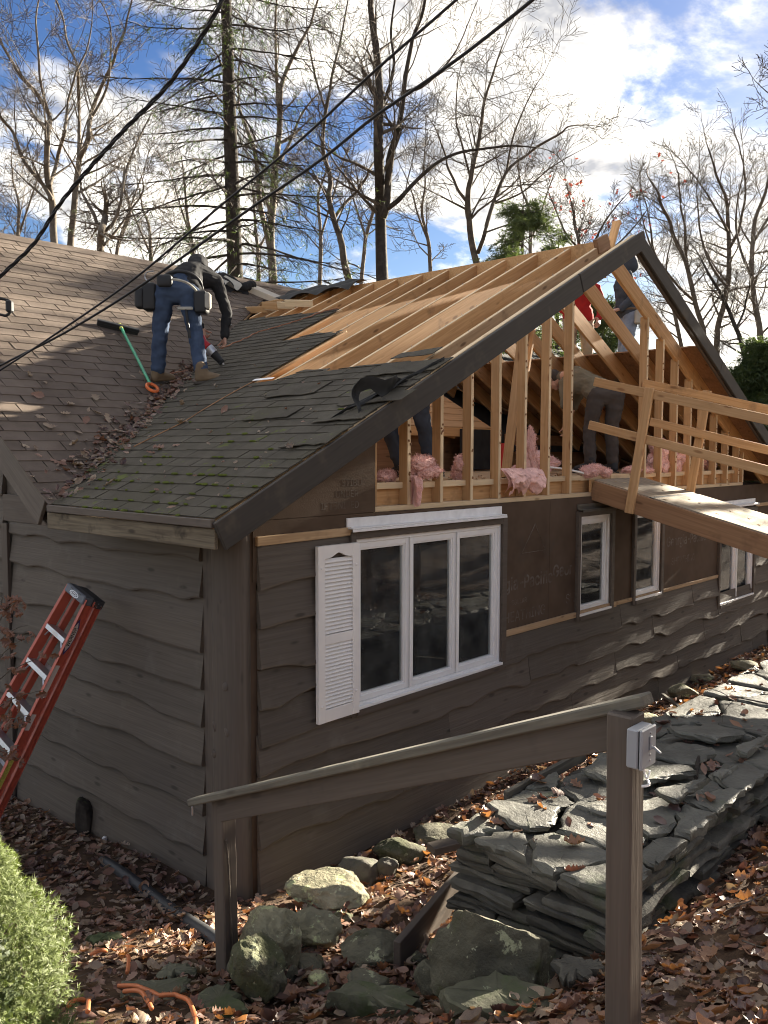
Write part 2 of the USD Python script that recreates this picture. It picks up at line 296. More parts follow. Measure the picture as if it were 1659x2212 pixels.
plain('ladder_red', (.40, .088, .055), rough=.42, var=.12, scale=9)
plain('ladder_black', (.030, .032, .036), rough=.5)
plain('ladder_cap', (.10, .108, .125), rough=.5)
plain('sticker_white', (.60, .57, .53), rough=.5, var=.06); plain('sticker_yellow', (.50, .49, .10), rough=.5, var=.35, scale=60)
plain('sticker_blue', (.05, .04, .14), rough=.45); plain('ink', (.012, .012, .014), rough=.5); plain('print_white', (.66, .67, .69), rough=.5)
plain('denim', (.045, .064, .105), rough=.92, spec=.1, var=.38, scale=7, bump=.25, bscale=120); plain('pale_denim', (.17, .20, .25), rough=.92, spec=.1, var=.3, scale=8, bump=.2, bscale=110)
plain('black_cloth', (.020, .020, .021), rough=.9, spec=.12, var=.3, scale=9, bump=.2); plain('charcoal_cloth', (.055, .056, .060), rough=.92, spec=.1, var=.3, bump=.2); plain('dark_slate_cloth', (.045, .052, .065), rough=.92, spec=.1, var=.3, bump=.2)
plain('khaki_cloth', (.145, .125, .088), rough=.92, spec=.1, var=.25, bump=.2); plain('grey_work_cloth', (.062, .052, .046), rough=.92, spec=.1, var=.22, bump=.25); plain('tan_cloth', (.24, .19, .13), rough=.92, var=.2)
plain('red_cloth', (.30, .022, .022), rough=.9, spec=.12, var=.2, bump=.15); plain('boot_leather', (.135, .092, .052), rough=.72, var=.25, bump=.2); plain('boot_sole', (.05, .042, .034), rough=.8)
plain('dark_boot', (.018, .018, .02), rough=.7); plain('canvas_grey', (.30, .285, .245), rough=.9, var=.2); plain('pouch_black', (.013, .013, .014), rough=.6); plain('pouch_leather', (.12, .07, .035), rough=.7, var=.3)
plain('skin', (.42, .235, .165), rough=.55, spec=.35, var=.08); plain('hair', (.035, .025, .018), rough=.7); plain('blue_glove', (.05, .11, .20), rough=.8)
plain('saw_red', (.42, .020, .025), rough=.35); plain('pink_wool', (.80, .50, .44), rough=1., spec=.05, var=.14, scale=22, bump=1.0, bscale=90); plain('handle_green', (.045, .30, .16), rough=.4); plain('grip_orange', (.62, .135, .030), rough=.5)
plain('orange_hose', (.50, .155, .055), rough=.55, var=.2); plain('cord_brown', (.30, .12, .06), rough=.6); plain('bristle', (.020, .020, .019), rough=.9); plain('block_wood', (.50, .45, .37), rough=.8, var=.08)
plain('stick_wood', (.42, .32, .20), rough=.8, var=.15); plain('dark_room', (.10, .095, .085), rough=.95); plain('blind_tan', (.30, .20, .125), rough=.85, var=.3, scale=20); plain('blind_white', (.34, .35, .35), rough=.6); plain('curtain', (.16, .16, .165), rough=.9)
plain('red_plastic', (.45, .03, .025), rough=.4); plain('pipe_black', (.030, .031, .033), rough=.5); plain('bulb_white', (.70, .68, .64), rough=.4); plain('brick_dark', (.022, .022, .023), rough=.9)
MAT['glass'] = usdkit.material(stage, '/World/Looks/glass', {'t': ('transparent_bsdf', {'color': (.80, .83, .83)}), 'g': ('glossy_bsdf', {'color': (1, 1, 1), 'roughness': .015}), 'f': ('fresnel', {'IOR': 1.38}), 'm': ('mix_closure', {}), 'd': ('diffuse_bsdf', {'color': (.45, .45, .43)}), 'tc': ('texture_coordinate', {}), 'n': ('noise_texture', {'scale': 5., 'detail': 6.}), 'dr': ('map_range', {'from_min': .3, 'from_max': .75, 'to_min': .015, 'to_max': .075}), 'm0': ('mix_closure', {})},
    [('tc.object', 'n.vector'), ('n.fac', 'dr.value'), ('dr.result', 'm0.fac'), ('t.BSDF', 'm0.closure1'), ('d.BSDF', 'm0.closure2'), ('f.fac', 'm.fac'), ('m0.closure', 'm.closure1'), ('g.BSDF', 'm.closure2')], surface='m.closure')
def leafy(name, cols, trans, rough=.55, spec=.35, tf=.3):
    MAT[name] = usdkit.material(stage, f'/World/Looks/{name}', {'oi': ('object_info', {}), 'ge': ('geometry', {}), 'a': ('math', {'math_type': 'add'}), 'fr': ('math', {'math_type': 'fraction'}), 'r': ('rgb_ramp', {'ramp': cols}),
        'tc': ('texture_coordinate', {}), 'n': ('noise_texture', {'scale': 40., 'detail': 3.}), 'v': ('map_range', {'from_min': .25, 'from_max': .75, 'to_min': .75, 'to_max': 1.25}), 'h': ('hsv', {}),
        'p': ('principled_bsdf', {'roughness': rough, 'specular_ior_level': spec}), 't': ('translucent_bsdf', {'color': trans}), 'm': ('mix_closure', {'fac': tf})},
        [('oi.random', 'a.value1'), ('ge.random_per_island', 'a.value2'), ('a.value', 'fr.value1'), ('fr.value', 'r.fac'), ('tc.object', 'n.vector'), ('n.fac', 'v.value'), ('r.color', 'h.color'), ('v.result', 'h.value'), ('h.color', 'p.base_color'), ('p.BSDF', 'm.closure1'), ('t.BSDF', 'm.closure2')], surface='m.closure')
leafy('leaf_brown', [(0, (.17, .088, .060)), (.4, (.27, .150, .103)), (.75, (.36, .23, .165)), (1, (.23, .125, .088))], (.30, .12, .04), tf=.15)
leafy('leaf_orange', [(0, (.25, .125, .068)), (.5, (.33, .19, .115)), (1, (.24, .13, .075))], (.45, .19, .05), tf=.2)
leafy('leaf_tan', [(0, (.27, .20, .135)), (.5, (.38, .285, .20)), (1, (.23, .165, .115))], (.3, .2, .1), tf=.15)
leafy('leaf_dark', [(0, (.09, .052, .041)), (.5, (.14, .082, .063)), (1, (.18, .108, .085))], (.14, .05, .03), rough=.4, spec=.5, tf=.1)
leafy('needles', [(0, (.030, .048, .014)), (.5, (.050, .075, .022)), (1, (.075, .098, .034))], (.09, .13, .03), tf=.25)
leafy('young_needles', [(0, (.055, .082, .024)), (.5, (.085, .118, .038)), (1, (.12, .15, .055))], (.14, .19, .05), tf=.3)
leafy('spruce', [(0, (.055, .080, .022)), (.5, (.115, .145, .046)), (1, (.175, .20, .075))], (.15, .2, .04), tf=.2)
leafy('red_leaf', [(0, (.18, .032, .022)), (.5, (.25, .06, .035)), (1, (.14, .035, .025))], (.35, .07, .04), tf=.3)
# ---------------------------------------------------------------- the lie of the land
GP = np.array([  # x, y, z
    (0, -.05, 0), (2, -.05, 0), (4, -.05, .0), (7, -.05, .02), (10, -.05, .05), (13, 0, .2), (1.5, -.6, .02), (4, -.7, .15), (7, -.8, .25), (1, -1.5, .22), (3, -1.55, .3), (6, -1.55, .4), (10, -1.5, .5),
    (-.1, .3, -.05), (-.1, 2, -.16), (-.1, 4, -.22), (-.5, .5, -.02), (-.6, 2, -.15), (-1.2, 3.5, -.2), (-1.4, 6, -.2), (-4, 3, .1), (-6, 2, .5),
    (-.34, 1.0, -.01), (-.71, -.6, .22), (-1.2, -.8, .32), (.14, -.58, .08), (-.38, -1.47, .27), (-.64, -1.95, .43), (-.87, -.92, .26), (-1.9, -1.0, .55), (-1.5, .5, .1), (-2.5, .5, .45), (-2.4, -2.1, .98), (-1.3, -2.3, .75), (-1.0, -3.1, 1.05),
    (-.05, -3.0, .84), (-.57, -3.3, .97), (.3, -2.75, .74), (1.15, -2.8, .78), (2.5, -2.9, .86), (5, -3, 1.0), (9, -3, 1.2), (1.5, -4.5, 1.2), (5, -6, 1.25), (9, -6, 1.6),
    (-3.4, -4.3, 1.32), (-2, -4.2, 1.25), (-1, -4.5, 1.25), (-5, -3, 1.3), (-6, -6, 1.9), (-3, -8, 2.4), (3, -8, 2.2), (10, -9, 2.6), (-10, -10, 4.0), (0, -14, 4.5), (12, -15, 5), (-14, 0, 2.0), (-14, 8, 1.2), (18, -4, 1.8), (20, 6, 1.0), (18, 14, .6), (5, 14, .3), (-6, 12, .2), (0, 8, -.1), (9, 8, 0), (4, 4, -.25), (8, 3, -.2), (2, 2, -.25)], float)
_rbf = RBFInterpolator(GP[:, :2], GP[:, 2], kernel='linear', smoothing=.02)
def gz(x, y):
    x, y = np.asarray(x, float), np.asarray(y, float); sh = np.broadcast(x, y).shape; X, Y = np.broadcast_to(x, sh).ravel(), np.broadcast_to(y, sh).ravel()
    z = _rbf(np.c_[np.clip(X, -16, 24), np.clip(Y, -18, 18)])
    return z.reshape(sh)
def axis(lo, a, b, hi, step):
    fine = np.arange(a, b + 1e-6, step); s, out = step, [b]
    while out[-1] < hi: s *= 1.35; out.append(out[-1] + s)
    s, inn = step, [a]
    while inn[-1] > lo: s *= 1.35; inn.append(inn[-1] - s)
    return np.r_[inn[::-1][:-1], fine, out[1:]]
gx, gy = axis(-500, -4.2, 10, 500, .09), axis(-500, -5.2, 4, 500, .09)
GX, GY = np.meshgrid(gx, gy, indexing='ij')
GZ = gz(GX, GY); near = np.exp(-(np.maximum(np.hypot(GX - 2, GY + 1) - 9, 0) / 6.) ** 2)
q3 = np.stack([GX, GY, np.zeros_like(GX)], -1)
GZ = GZ + near * ((meshkit.fbm(q3 * 2.3, 4, 5) - .5) * .10 + (meshkit.fbm(q3 * 9, 2, 9) - .5) * .03) * np.where((GX > -.1) & (GY > -.25), .2, 1)
far = np.clip((np.hypot(GX, GY) - 22) / 60, 0, 1); GZ = GZ * (1 - far * .0) + far * (meshkit.fbm(q3 * .02, 3, 3) - .5) * 10
i, j = np.meshgrid(np.arange(len(gx) - 1), np.arange(len(gy) - 1), indexing='ij'); a = (i * len(gy) + j).ravel()
gv = np.stack([GX, GY, GZ], -1).reshape(-1, 3); gf = np.vstack([np.c_[a, a + len(gy), a + len(gy) + 1], np.c_[a, a + len(gy) + 1, a + 1]])
part('/World', 'ground', (gv, gf), 'soil', smooth=True, kind='structure')
from scipy.interpolate import RegularGridInterpolator
_gi = RegularGridInterpolator((gx, gy), GZ, bounds_error=False, fill_value=None)
def ground(x, y): return _gi(np.c_[np.ravel(x), np.ravel(y)])

# ---------------------------------------------------------------- the house
ZE, P, XR, OV, FO = 2.5465, .4973, 4.7107, .4758, .35      # eave height, pitch of the wing, ridge, eave overhang, gable overhang
PM, YV, YR = .6607, 1.633, 6.1688                           # pitch, eave line and ridge line of the main roof
ZR, ZM = ZE + P * (XR + OV), ZE + PM * (YR - YV)
XW = 9.86
def LZ(x): return ZE + P * (np.asarray(x) + OV)
def RZ(x): return ZR - P * (np.asarray(x) - XR)
def MZ(y): return ZE + PM * (np.asarray(y) - YV)
def valley_y(x): return YV + (x + OV) * P / PM
def LSp(u, y): return onplane(u, y, (-P, 0, 1), (XR, 0, ZR))
def MSp(u, y): return onplane(u, y, (0, -PM, 1), (0, YV, ZE))
house = thing('house', 'dark brown timber house with its gable roof half stripped to bare rafters', 'house', (0, 0, 0))
import shapely.geometry as sg
from shapely.ops import unary_union
rect = lambda x0, x1, z0, z1: sg.box(x0, z0, x1, z1)
WIN = [(.985, 2.83, 1.062, 2.312), (4.20, 4.84, 1.30, 2.30), (5.42, 6.06, 1.305, 2.30), (7.87, 9.10, .93, 2.13)]
fw = sg.Polygon([(0.02, -.35), (XW, -.35), (XW, 2.495), (1.21, 2.495), (1.21, float(LZ(1.21)) - .02), (0.02, float(LZ(.02)) - .02)])
for w in WIN: fw = fw.difference(rect(*w))
front = part(house, 'front_wall', extrude(fw, .09, XZ(.09)), 'sheathing_board')
# thin sheets of fibreboard over the frame, with their joints
def sheet(x0, x1, z0, z1, poly=None):
    g = poly or rect(x0, x1, z0, z1)
    for w in WIN: g = g.difference(rect(w[0] - .01, w[1] + .01, w[2] - .01, w[3] + .01))
    return part(front, 'sheathing_panel', join([extrude(q, .012, XZ(-.001)) for q in getattr(g, 'geoms', [g])]), 'sheathing_board')
lf = lambda x: float(LZ(x)) - .03
sheet(0, 0, 0, 0, sg.Polygon([(.10, 2.50), (1.215, 2.50), (1.215, lf(1.215)), (.10, lf(.10))]))
sheet(.06, 1.215, 2.10, 2.496); sheet(1.219, 3.655, 1.18, 2.494); sheet(3.659, 6.09, 1.18, 2.494); sheet(6.094, 8.53, 1.10, 2.494); sheet(8.534, XW - .1, 1.05, 2.494)
def printing(text, x, z, h, bold=False):
    adv = 0.
    for word in text.replace('-', '- ').split():
        m = meshkit.text_mesh(word, h, .0004, bold); one_word(m, x + adv, z); adv += float(m.bounds[1][0]) + (.0 if word.endswith('-') else h * .38)
def one_word(m, x, z):
    v = np.array(m.vertices); M = np.eye(4); M[:3, 0], M[:3, 1], M[:3, 2], M[:3, 3] = (1, 0, 0), (0, 0, 1), (0, -1, 0), (x, -.0133, z)
    part(front, 'printed_lettering', (v, m.faces), 'print_grey', M)
printing('gia-Pacific', 2.905, 1.70, .115, True); printing('REGULAR', 2.99, 1.56, .045); printing('HEATHING', 2.905, 1.405, .095); printing('Geor', 3.72, 1.74, .115, True); printing('SH', 3.97, 1.45, .095)
printing('Georgia-Pacific', 6.25, 1.83, .115, True); printing('SHEATHING', 6.40, 1.60, .085); printing('STIBLE', .86, 2.70, .05); printing('UNDER', .80, 2.62, .05)
printing('IF IGNITED', .66, 2.54, .05)
tri = [(3.40, 2.28), (3.58, 2.02), (3.18, 2.02)]
part(front, 'printed_mark', join([tube([(a[0], -.0142, a[1]), (b[0], -.0142, b[1])], .003, 4) for a, b in zip(tri, tri[1:] + tri[:1])]), 'print_grey')
# lap siding with a natural wavy edge
def wavy_board(parent, O, X, s0, s1, ztop, zbot, seed, out, amp=.028, lab=None):
    """O + s*X along the wall, 'out' points out of it; the lower edge waves."""
    r = np.random.default_rng(seed); n = max(10, int((s1 - s0) / .045)); s = np.linspace(s0, s1, n); t = np.c_[s * 1.1, np.full(n, seed * 7.3), np.zeros(n)]
    wz = (meshkit.fbm(t * 1.3, 2, seed) - .5) * 2 * amp * 1.3; q0 = s0 - r.uniform(0, .5)
    while q0 < s1:                                                    # shallow scallops between hanging points of bark edge
        q1 = q0 + r.uniform(.28, 1.0); u_ = np.clip((s - q0) / (q1 - q0), 0, 1); sk = r.uniform(.7, 1.5)
        wz += amp * r.choice([.2, .6, 1.5, 2.1]) * ((4 * u_ ** sk * (1 - u_ ** sk)) ** .75 - .45) * ((s >= q0) & (s < q1)); q0 = q1
    ker = np.ones(3) / 3; wz = np.convolve(np.pad(wz, 1, 'edge'), ker, 'valid')
    wz += r.normal(size=n) * .0012
    zb = zbot + wz; O, X, out = map(np.asarray, (O, X, out))
    def row(z, d): return O + s[:, None] * X + out * d + np.c_[np.zeros(n), np.zeros(n), z]
    rows = [row(np.full(n, ztop + .03), .006), row(np.full(n, ztop + .03), .012), row(zb * .5 + ztop * .5, .034), row(zb + .013, .052), row(zb, .047), row(zb, .006)]
    V = np.vstack(rows); Fs = []
    for a in range(5):
        for j in range(n - 1): b, e = a * n + j, (a + 1) * n + j; Fs += [(b, b + 1, e + 1), (b, e + 1, e)]
    for j0 in (0, n - 1):
        f = [a * n + j0 for a in range(6)]; Fs += [(f[0], f[k], f[k + 1]) if j0 == 0 else (f[0], f[k + 1], f[k]) for k in range(1, 5)]
    Fs = np.array(Fs); nn = np.cross(V[Fs[0, 1]] - V[Fs[0, 0]], V[Fs[0, 2]] - V[Fs[0, 0]])
    fm = V[Fs].mean(1); k = n + 2 * (n - 1); fn = np.cross(V[Fs[k, 1]] - V[Fs[k, 0]], V[Fs[k, 2]] - V[Fs[k, 0]])
    if fn @ out < 0: Fs = Fs[:, ::-1]
    M = frame(O + X * (s0 + s1) / 2 + np.array([0, 0, (ztop + zbot) / 2]), X, (0, 0, 1)); Mi = np.linalg.inv(M)
    return part(parent, 'siding_board', (V @ Mi[:3, :3].T + Mi[:3, 3], Fs), 'siding_paint', M)
FZ = [(2.36, 2.06), (2.06, 1.80), (1.80, 1.48), (1.48, 1.25), (1.25, 1.02)]
for k, (a, b) in enumerate(FZ): wavy_board(front, (0, 0, 0), (1, 0, 0), .09, .93, a, b, 11 + k, (0, -1, 0), .034)
LOW = [(1.30, 1.05), (1.05, .80), (.80, .53), (.53, .29), (.29, .0)]
cuts = [[2.86, 5.1, 7.0, 7.83], [.075, 3.3, 5.9, 9.84], [.075, 2.1, 5.0, 7.4, 9.84], [.075, 1.5, 4.1, 6.6, 8.7, 9.84], [.075, 3.5, 6.1, 9.2, 9.84]]
for k, ((a, b), c) in enumerate(zip(LOW, cuts)):
    for s0, s1 in zip(c, c[1:]): wavy_board(front, (0, 0, 0), (1, 0, 0), s0 + .002, s1 - .002, a, b if k < 4 else -.03, 40 + 7 * k + int(s0), (0, -1, 0), .034 if k < 4 else .004)
for a, b in ((1.30, 1.05), (1.62, 1.30), (1.95, 1.62)): wavy_board(front, (0, 0, 0), (1, 0, 0), 9.16, 9.84, a, b, 90 + int(b * 10), (0, -1, 0), .02)
wavy_board(front, (0, 0, 0), (1, 0, 0), 7.83, 9.16, 1.05, .80, 97, (0, -1, 0), .0)
board(front, 'torn_board_edge', (.08, -.022, 2.365), (.945, -.022, 2.375), .06, .03, (0, 0, 1), 'old_plank'); board(front, 'torn_board_edge', (2.87, -.020, 1.318), (5.0, -.020, 1.318), .055, .03, (0, 0, 1), 'old_plank'); board(front, 'torn_board_edge', (5.02, -.020, 1.322), (7.83, -.020, 1.318), .04, .03, (0, 0, 1), 'old_plank')
board(front, 'torn_board_edge', (9.15, -.02, 2.20), (9.8, -.02, 2.20), .05, .03, (0, 0, 1), 'old_plank')
# corner log and the left wall, one plane with the main house's gable end
lw = [(-.35, 0.02), (-.35, 10.7), (ZE - .05, 10.7), (ZM - .1, YR), (ZE - .05, YV), (2.40, YV), (2.40, .02)]
ML = np.eye(4); ML[:3, 0], ML[:3, 1], ML[:3, 2], ML[:3, 3] = (0, 1, 0), (0, 0, 1), (1, 0, 0), (0, 0, 0)
left = part(house, 'left_wall', extrude([(b, a) for a, b in lw], .09, ML), 'siding_paint')
SL = [2.50, 2.203, 1.94, 1.60, 1.32, 1.09, .79, .46, .16, -.30]
for k, (a, b) in enumerate(zip(SL, SL[1:])): wavy_board(left, (0, 0, 0), (0, 1, 0), .425, 3.30, a, b, 120 + k, (-1, 0, 0), .026 if k < 8 else .004)
SL2 = [3.2, 2.86, 2.55, 2.26, 1.98, 1.62, 1.30, 1.0, .7, .4, .1, -.4]
for k, (a, b) in enumerate(zip(SL2, SL2[1:])): wavy_board(left, (0, 0, 0), (0, 1, 0), 3.43, 6.2, a, b, 150 + k, (-1, 0, 0), .03)
board(left, 'corner_trim', (-.05, 3.365, -.4), (-.05, 3.365, 2.30), .11, .035, (0, 1, 0), 'grey_brown_paint'); board(left, 'gable_board', (-.03, 1.75, 2.44), (-.03, 3.42, 2.44), .24, .03, (0, 0, 1), 'grey_brown_paint')
board(left, 'corner_board', (-.006, .37, -.2), (-.006, .37, 2.42), .11, .03, (0, 1, 0), 'grey_brown_paint')
th = np.linspace(0, 2 * np.pi, 17)[:-1]; pv = []
for kz, z in enumerate(np.linspace(-.25, 2.42, 24)):
    rr = 1 + .10 * (meshkit.fbm(np.c_[np.cos(th) * 1.3, np.sin(th) * 1.3, np.full(16, z * 1.5)], 3, 4) - .5) * 2
    e = np.sign(np.cos(th)) * np.abs(np.cos(th)) ** .95, np.sign(np.sin(th)) * np.abs(np.sin(th)) ** .95
    pv.append(np.c_[.000 + .095 * e[0] * rr, .150 + .165 * e[1] * rr, np.full(16, z)])
pv = np.vstack(pv); ff = [(a * 16 + j, a * 16 + (j + 1) % 16, (a + 1) * 16 + (j + 1) % 16) for a in range(23) for j in range(16)] + [(a * 16 + j, (a + 1) * 16 + (j + 1) % 16, (a + 1) * 16 + j) for a in range(23) for j in range(16)]
R90 = trimesh.transformations.rotation_matrix(np.pi / 2, (0, 1, 0)); cp = part(house, 'corner_post', ((pv - [0, 0, 1.1]) @ np.linalg.inv(R90)[:3, :3].T, np.array(ff)), 'grey_brown_paint', (lambda m: (m.__setitem__((slice(0, 3), 3), (0, 0, 1.1)), m)[1])(R90.copy()), smooth=50)
for z, yy in ((1.98, .11), (1.42, .07), (1.12, .07), (1.13, .20), (.41, .12), (.95, .2)): v, f = rock((-.082, yy + .03, z), (.014, .026, .03), int(z * 100), n=2, planes=3); part(cp, 'knot', (v, f), 'grey_brown_paint', smooth=60)
board(house, 'corner_board', (XW + .005, -.03, -.2), (XW + .005, -.03, 2.45), .12, .03, (1, 0, 0), 'grey_brown_paint')
part(house, 'right_wall', extrude([(0, -.35), (10.7, -.35), (10.7, 2.5), (0, 2.5)], .09, (lambda m: (m.__setitem__((slice(0, 3), 3), (XW - .09, 0, 0)), m)[1])(ML.copy())), 'siding_paint')
part(house, 'back_wall', bx(0, 14, 10.6, 10.7, -.3, 2.5), 'siding_paint'); part(house, 'far_wall', extrude([(YV, -.3), (10.7, -.3), (10.7, 2.5), (YR, ZM - .1), (YV, 2.5)], .1, (lambda m: (m.__setitem__((slice(0, 3), 3), (14, 0, 0)), m)[1])(ML.copy())), 'siding_paint')
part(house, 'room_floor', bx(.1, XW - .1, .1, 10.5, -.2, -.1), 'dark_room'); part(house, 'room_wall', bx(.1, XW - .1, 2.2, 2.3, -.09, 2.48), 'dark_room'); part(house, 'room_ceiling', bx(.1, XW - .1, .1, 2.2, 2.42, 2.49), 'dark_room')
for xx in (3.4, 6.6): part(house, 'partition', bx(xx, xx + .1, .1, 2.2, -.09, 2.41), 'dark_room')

# ---------------------------------------------------------------- windows and the shutter
def frame_mesh(x0, x1, z0, z1, w, y0, y1, wb=None):
    wb = wb or w; return join([bx(x0, x0 + w, y0, y1, z0, z1), bx(x1 - w, x1, y0, y1, z0, z1), bx(x0 + w, x1 - w, y0, y1, z1 - w, z1), bx(x0 + w, x1 - w, y0, y1, z0, z0 + wb)])
def window(x0, x1, z0, z1, lights, head, label=None, deep_=.0):
    w = part(house, 'window', frame_mesh(x0, x1, z0, z1, .028, -.022 + deep_, .07 + deep_, .035), 'white_frame', label=label)
    ww = (x1 - x0 - .056) / lights
    for k in range(lights):
        a = x0 + .028 + k * ww; b = a + ww
        s = part(w, 'sash', join([frame_mesh(a + .003, b - .003, z0 + .037, z1 - .03, .042, -.012 + deep_, .045 + deep_), frame_mesh(a + .045, b - .045, z0 + .079, z1 - .072, .014, -.002 + deep_, .04 + deep_)]), 'white_frame')
        part(w, 'pane', bx(a + .058, b - .058, .018 + deep_, .022 + deep_, z0 + .092, z1 - .085, .0005), 'glass')
        if k: part(w, 'mullion', bx(a - .010, a + .010, -.030 + deep_, -.0225 + deep_, z0 + .036, z1 - .03), 'white_frame')
    part(w, 'sill', bx(x0 - .01, x1 + .01, -.055 + deep_, -.0225 + deep_, z0 - .005, z0 + .018), 'white_frame')
    c = part(house, 'window_casing', join([bx(x0 - .055, x0 - .002, -.048 + deep_, -.0135, z0 - .05, z1 + .055), bx(x1 + .002, x1 + .07, -.048 + deep_, -.0135, z0 - .05, z1 + .055), bx(x0 - .002, x1 + .002, -.048 + deep_, -.0135, z1 + .002, z1 + .055), bx(x0 - .002, x1 + .002, -.058 + deep_, -.0135, z0 - .05, z0 - .006)]), 'grey_brown_paint')
    return w
window(*WIN[0], 3, True, 'wide white casement window of three tall lights')
w2 = window(*WIN[1], 1, True, 'narrow white window left of its near twin'); w3 = window(*WIN[2], 1, True, 'narrow white window partly behind the ramp'); w4 = window(*WIN[3], 2, True, 'two-light white window by the far corner')
for w, q in ((w2, WIN[1]), (w3, WIN[2])):
    for k in range(5): part(w, 'blind_fold', bx(q[0] + .05, q[1] - .05, .06, .085 + .012 * k, q[3] - .22 - .035 * k, q[3] - .19 - .035 * k, .004), 'blind_tan')
for k in range(22): part(w3, 'blind_slat', bx(WIN[2][0] + .05, WIN[2][1] - .07, .10, .125, WIN[2][2] + .13 + k * .027, WIN[2][2] + .135 + k * .027, .001), 'blind_white')
part(w2, 'curtain', (lambda v: (v[0] + [[0, 0, 0]], v[1]))(bx(WIN[1][0], WIN[1][1], .22, .24, 1.2, 2.35)), 'curtain')
v = []; n = 60; xs = np.linspace(2.2, 2.8, n); cv = np.vstack([np.c_[xs, .30 + .03 * np.sin(xs * 70) + .01 * np.sin(xs * 33), np.full(n, z)] for z in (.4, 2.35)]); part(house, 'curtain', (cv, np.array([(k, k + 1, n + k + 1) for k in range(n - 1)] + [(k, n + k + 1, n + k) for k in range(n - 1)])), 'curtain', smooth=True)
# metal drip caps over the windows
def drip(x0, x1, z, m='white_flashing', h=.07): part(house, 'drip_cap', join([bx(x0, x1, -.030, -.0135, z, z + h), bx(x0, x1, -.085, -.031, z - .008, z + .002), bx(x0, x1, -.088, -.082, z - .028, z - .009)]), m)
drip(.905, 2.835, 2.40); drip(4.16, 4.86, 2.375, 'weathered_rail', .05); drip(7.80, 9.12, 2.24, 'white_flashing', .06)
sh = part(house, 'shutter', join([bx(.575, .640, -.078, -.046, 1.05, 2.295), bx(.915, .980, -.078, -.046, 1.05, 2.295), bx(.640, .915, -.076, -.046, 1.05, 1.14), bx(.640, .915, -.076, -.046, 1.60, 1.668), bx(.640, .915, -.0475, -.046, 1.14, 2.2)] +
     [extrude([(.640, 2.295), (.640, 2.205)] + [(x, 2.205 + .035 * math.exp(-((x - .7775) / .06) ** 2)) for x in np.linspace(.645, .910, 24)] + [(.915, 2.205), (.915, 2.295)], .030, XZ(-.046))]), 'white_vinyl', label='white louvred shutter hanging beside the wide window')
for z0, z1, n in ((1.145, 1.60, 17), (1.673, 2.20, 19)):
    for k in range(n):
        z = z0 + (k + .5) * (z1 - z0) / n; h = (z1 - z0) / n
        m = extrude([(-.0475, z - h * .52), (-.0475, z - h * .45), (-.0715, z - h * .40), (-.0725, z - h * .52)][::1] if False else [(-.049, z + h * .55), (-.053, z + h * .55), (-.0735, z - h * .30), (-.0725, z - h * .42), (-.068, z - h * .42)], .277, np.array([[0, 0, 1, .639], [1, 0, 0, 0], [0, 1, 0, 0], [0, 0, 0, 1.]]))
        part(sh, 'louvre', m, 'white_vinyl')
for x, z in ((.607, 2.14), (.607, 1.17), (.948, 2.14), (.948, 1.22)): v, f = ico(1); part(sh, 'screw_cap', (v * [.010, .006, .010] + [x, -.079, z], f), 'white_vinyl', smooth=True)
# ---------------------------------------------------------------- main roof
def slope_frame(o, along, up):
    """x along the course, y up the slope, z off the roof."""
    m = np.eye(4); a, u = nrm(along), nrm(up); m[:3, 0], m[:3, 1], m[:3, 2], m[:3, 3] = a, u, np.cross(a, u), o; return m
cm = math.sqrt(1 + PM * PM); MM = slope_frame((0, YV, ZE), (1, 0, 0), (0, 1, PM)); SLM = (YR - YV) * cm          # main slope: local (x, s)
def val_s(x): return (x + OV) * P / PM * cm
deck = sg.Polygon([(-OV + .02, 0), (14, 0), (14, SLM), (-OV + .02, SLM)])
wingtri = sg.Polygon([(-OV + .1, -.01), (XR, val_s(XR) - .03), (2 * XR + OV - .1, -.01)])
main_deck = part(house, 'main_roof', join([extrude(g, .02, MM @ trimesh.transformations.translation_matrix((0, 0, -.03))) for g in [deck.difference(wingtri)]]), 'old_plank')
mb = slope_frame((0, 2 * YR - YV, ZE), (-1, 0, 0), (0, -1, PM)); part(main_deck, 'rear_slope', extrude([(-14, 0), (OV, 0), (OV, SLM), (-14, SLM)], .02, mb), 'brown_shingle')
part(main_deck, 'felt_underlay', extrude(deck.difference(wingtri.buffer(.02)), .004, MM @ trimesh.transformations.translation_matrix((0, 0, -.008))), 'felt')
board(main_deck, 'rake_board', (-OV + .0, YV + .12, MZ(YV + .12) - .13), (-OV + .0, YR, ZM - .13), .235, .03, (0, 0, 1), 'siding_paint'); 
part(main_deck, 'soffit', extrude([(-OV + .03, .02), (-.02, .02), (-.02, SLM), (-OV + .03, SLM)], .012, MM @ trimesh.transformations.translation_matrix((0, 0, -.2))), 'grey_brown_paint')
def tab(x0, x1, s0, s1, r, th=.007, lift=.0):
    """One shingle: butt end raised on the course below, corners a little off."""
    j = r.normal(size=8) * .003; c = (x0 + x1) / 2
    b = np.array([(x0 + j[0], s0 + j[1]), (x1 + j[2], s0 + j[3]), (x1 + j[4] * .3, s1), (x0 + j[5] * .3, s1)]); z = np.array([.0075 + lift, .0075 + lift + r.normal() * .001, 0, 0]) + abs(r.normal()) * .0012
    V = np.r_[np.c_[b, z], np.c_[b, z + th]]
    Fs = np.array([(4, 5, 6), (4, 6, 7), (0, 1, 5), (0, 5, 4), (1, 2, 6), (1, 6, 5), (3, 0, 4), (3, 4, 7), (0, 2, 1), (0, 3, 2)])
    return V, Fs
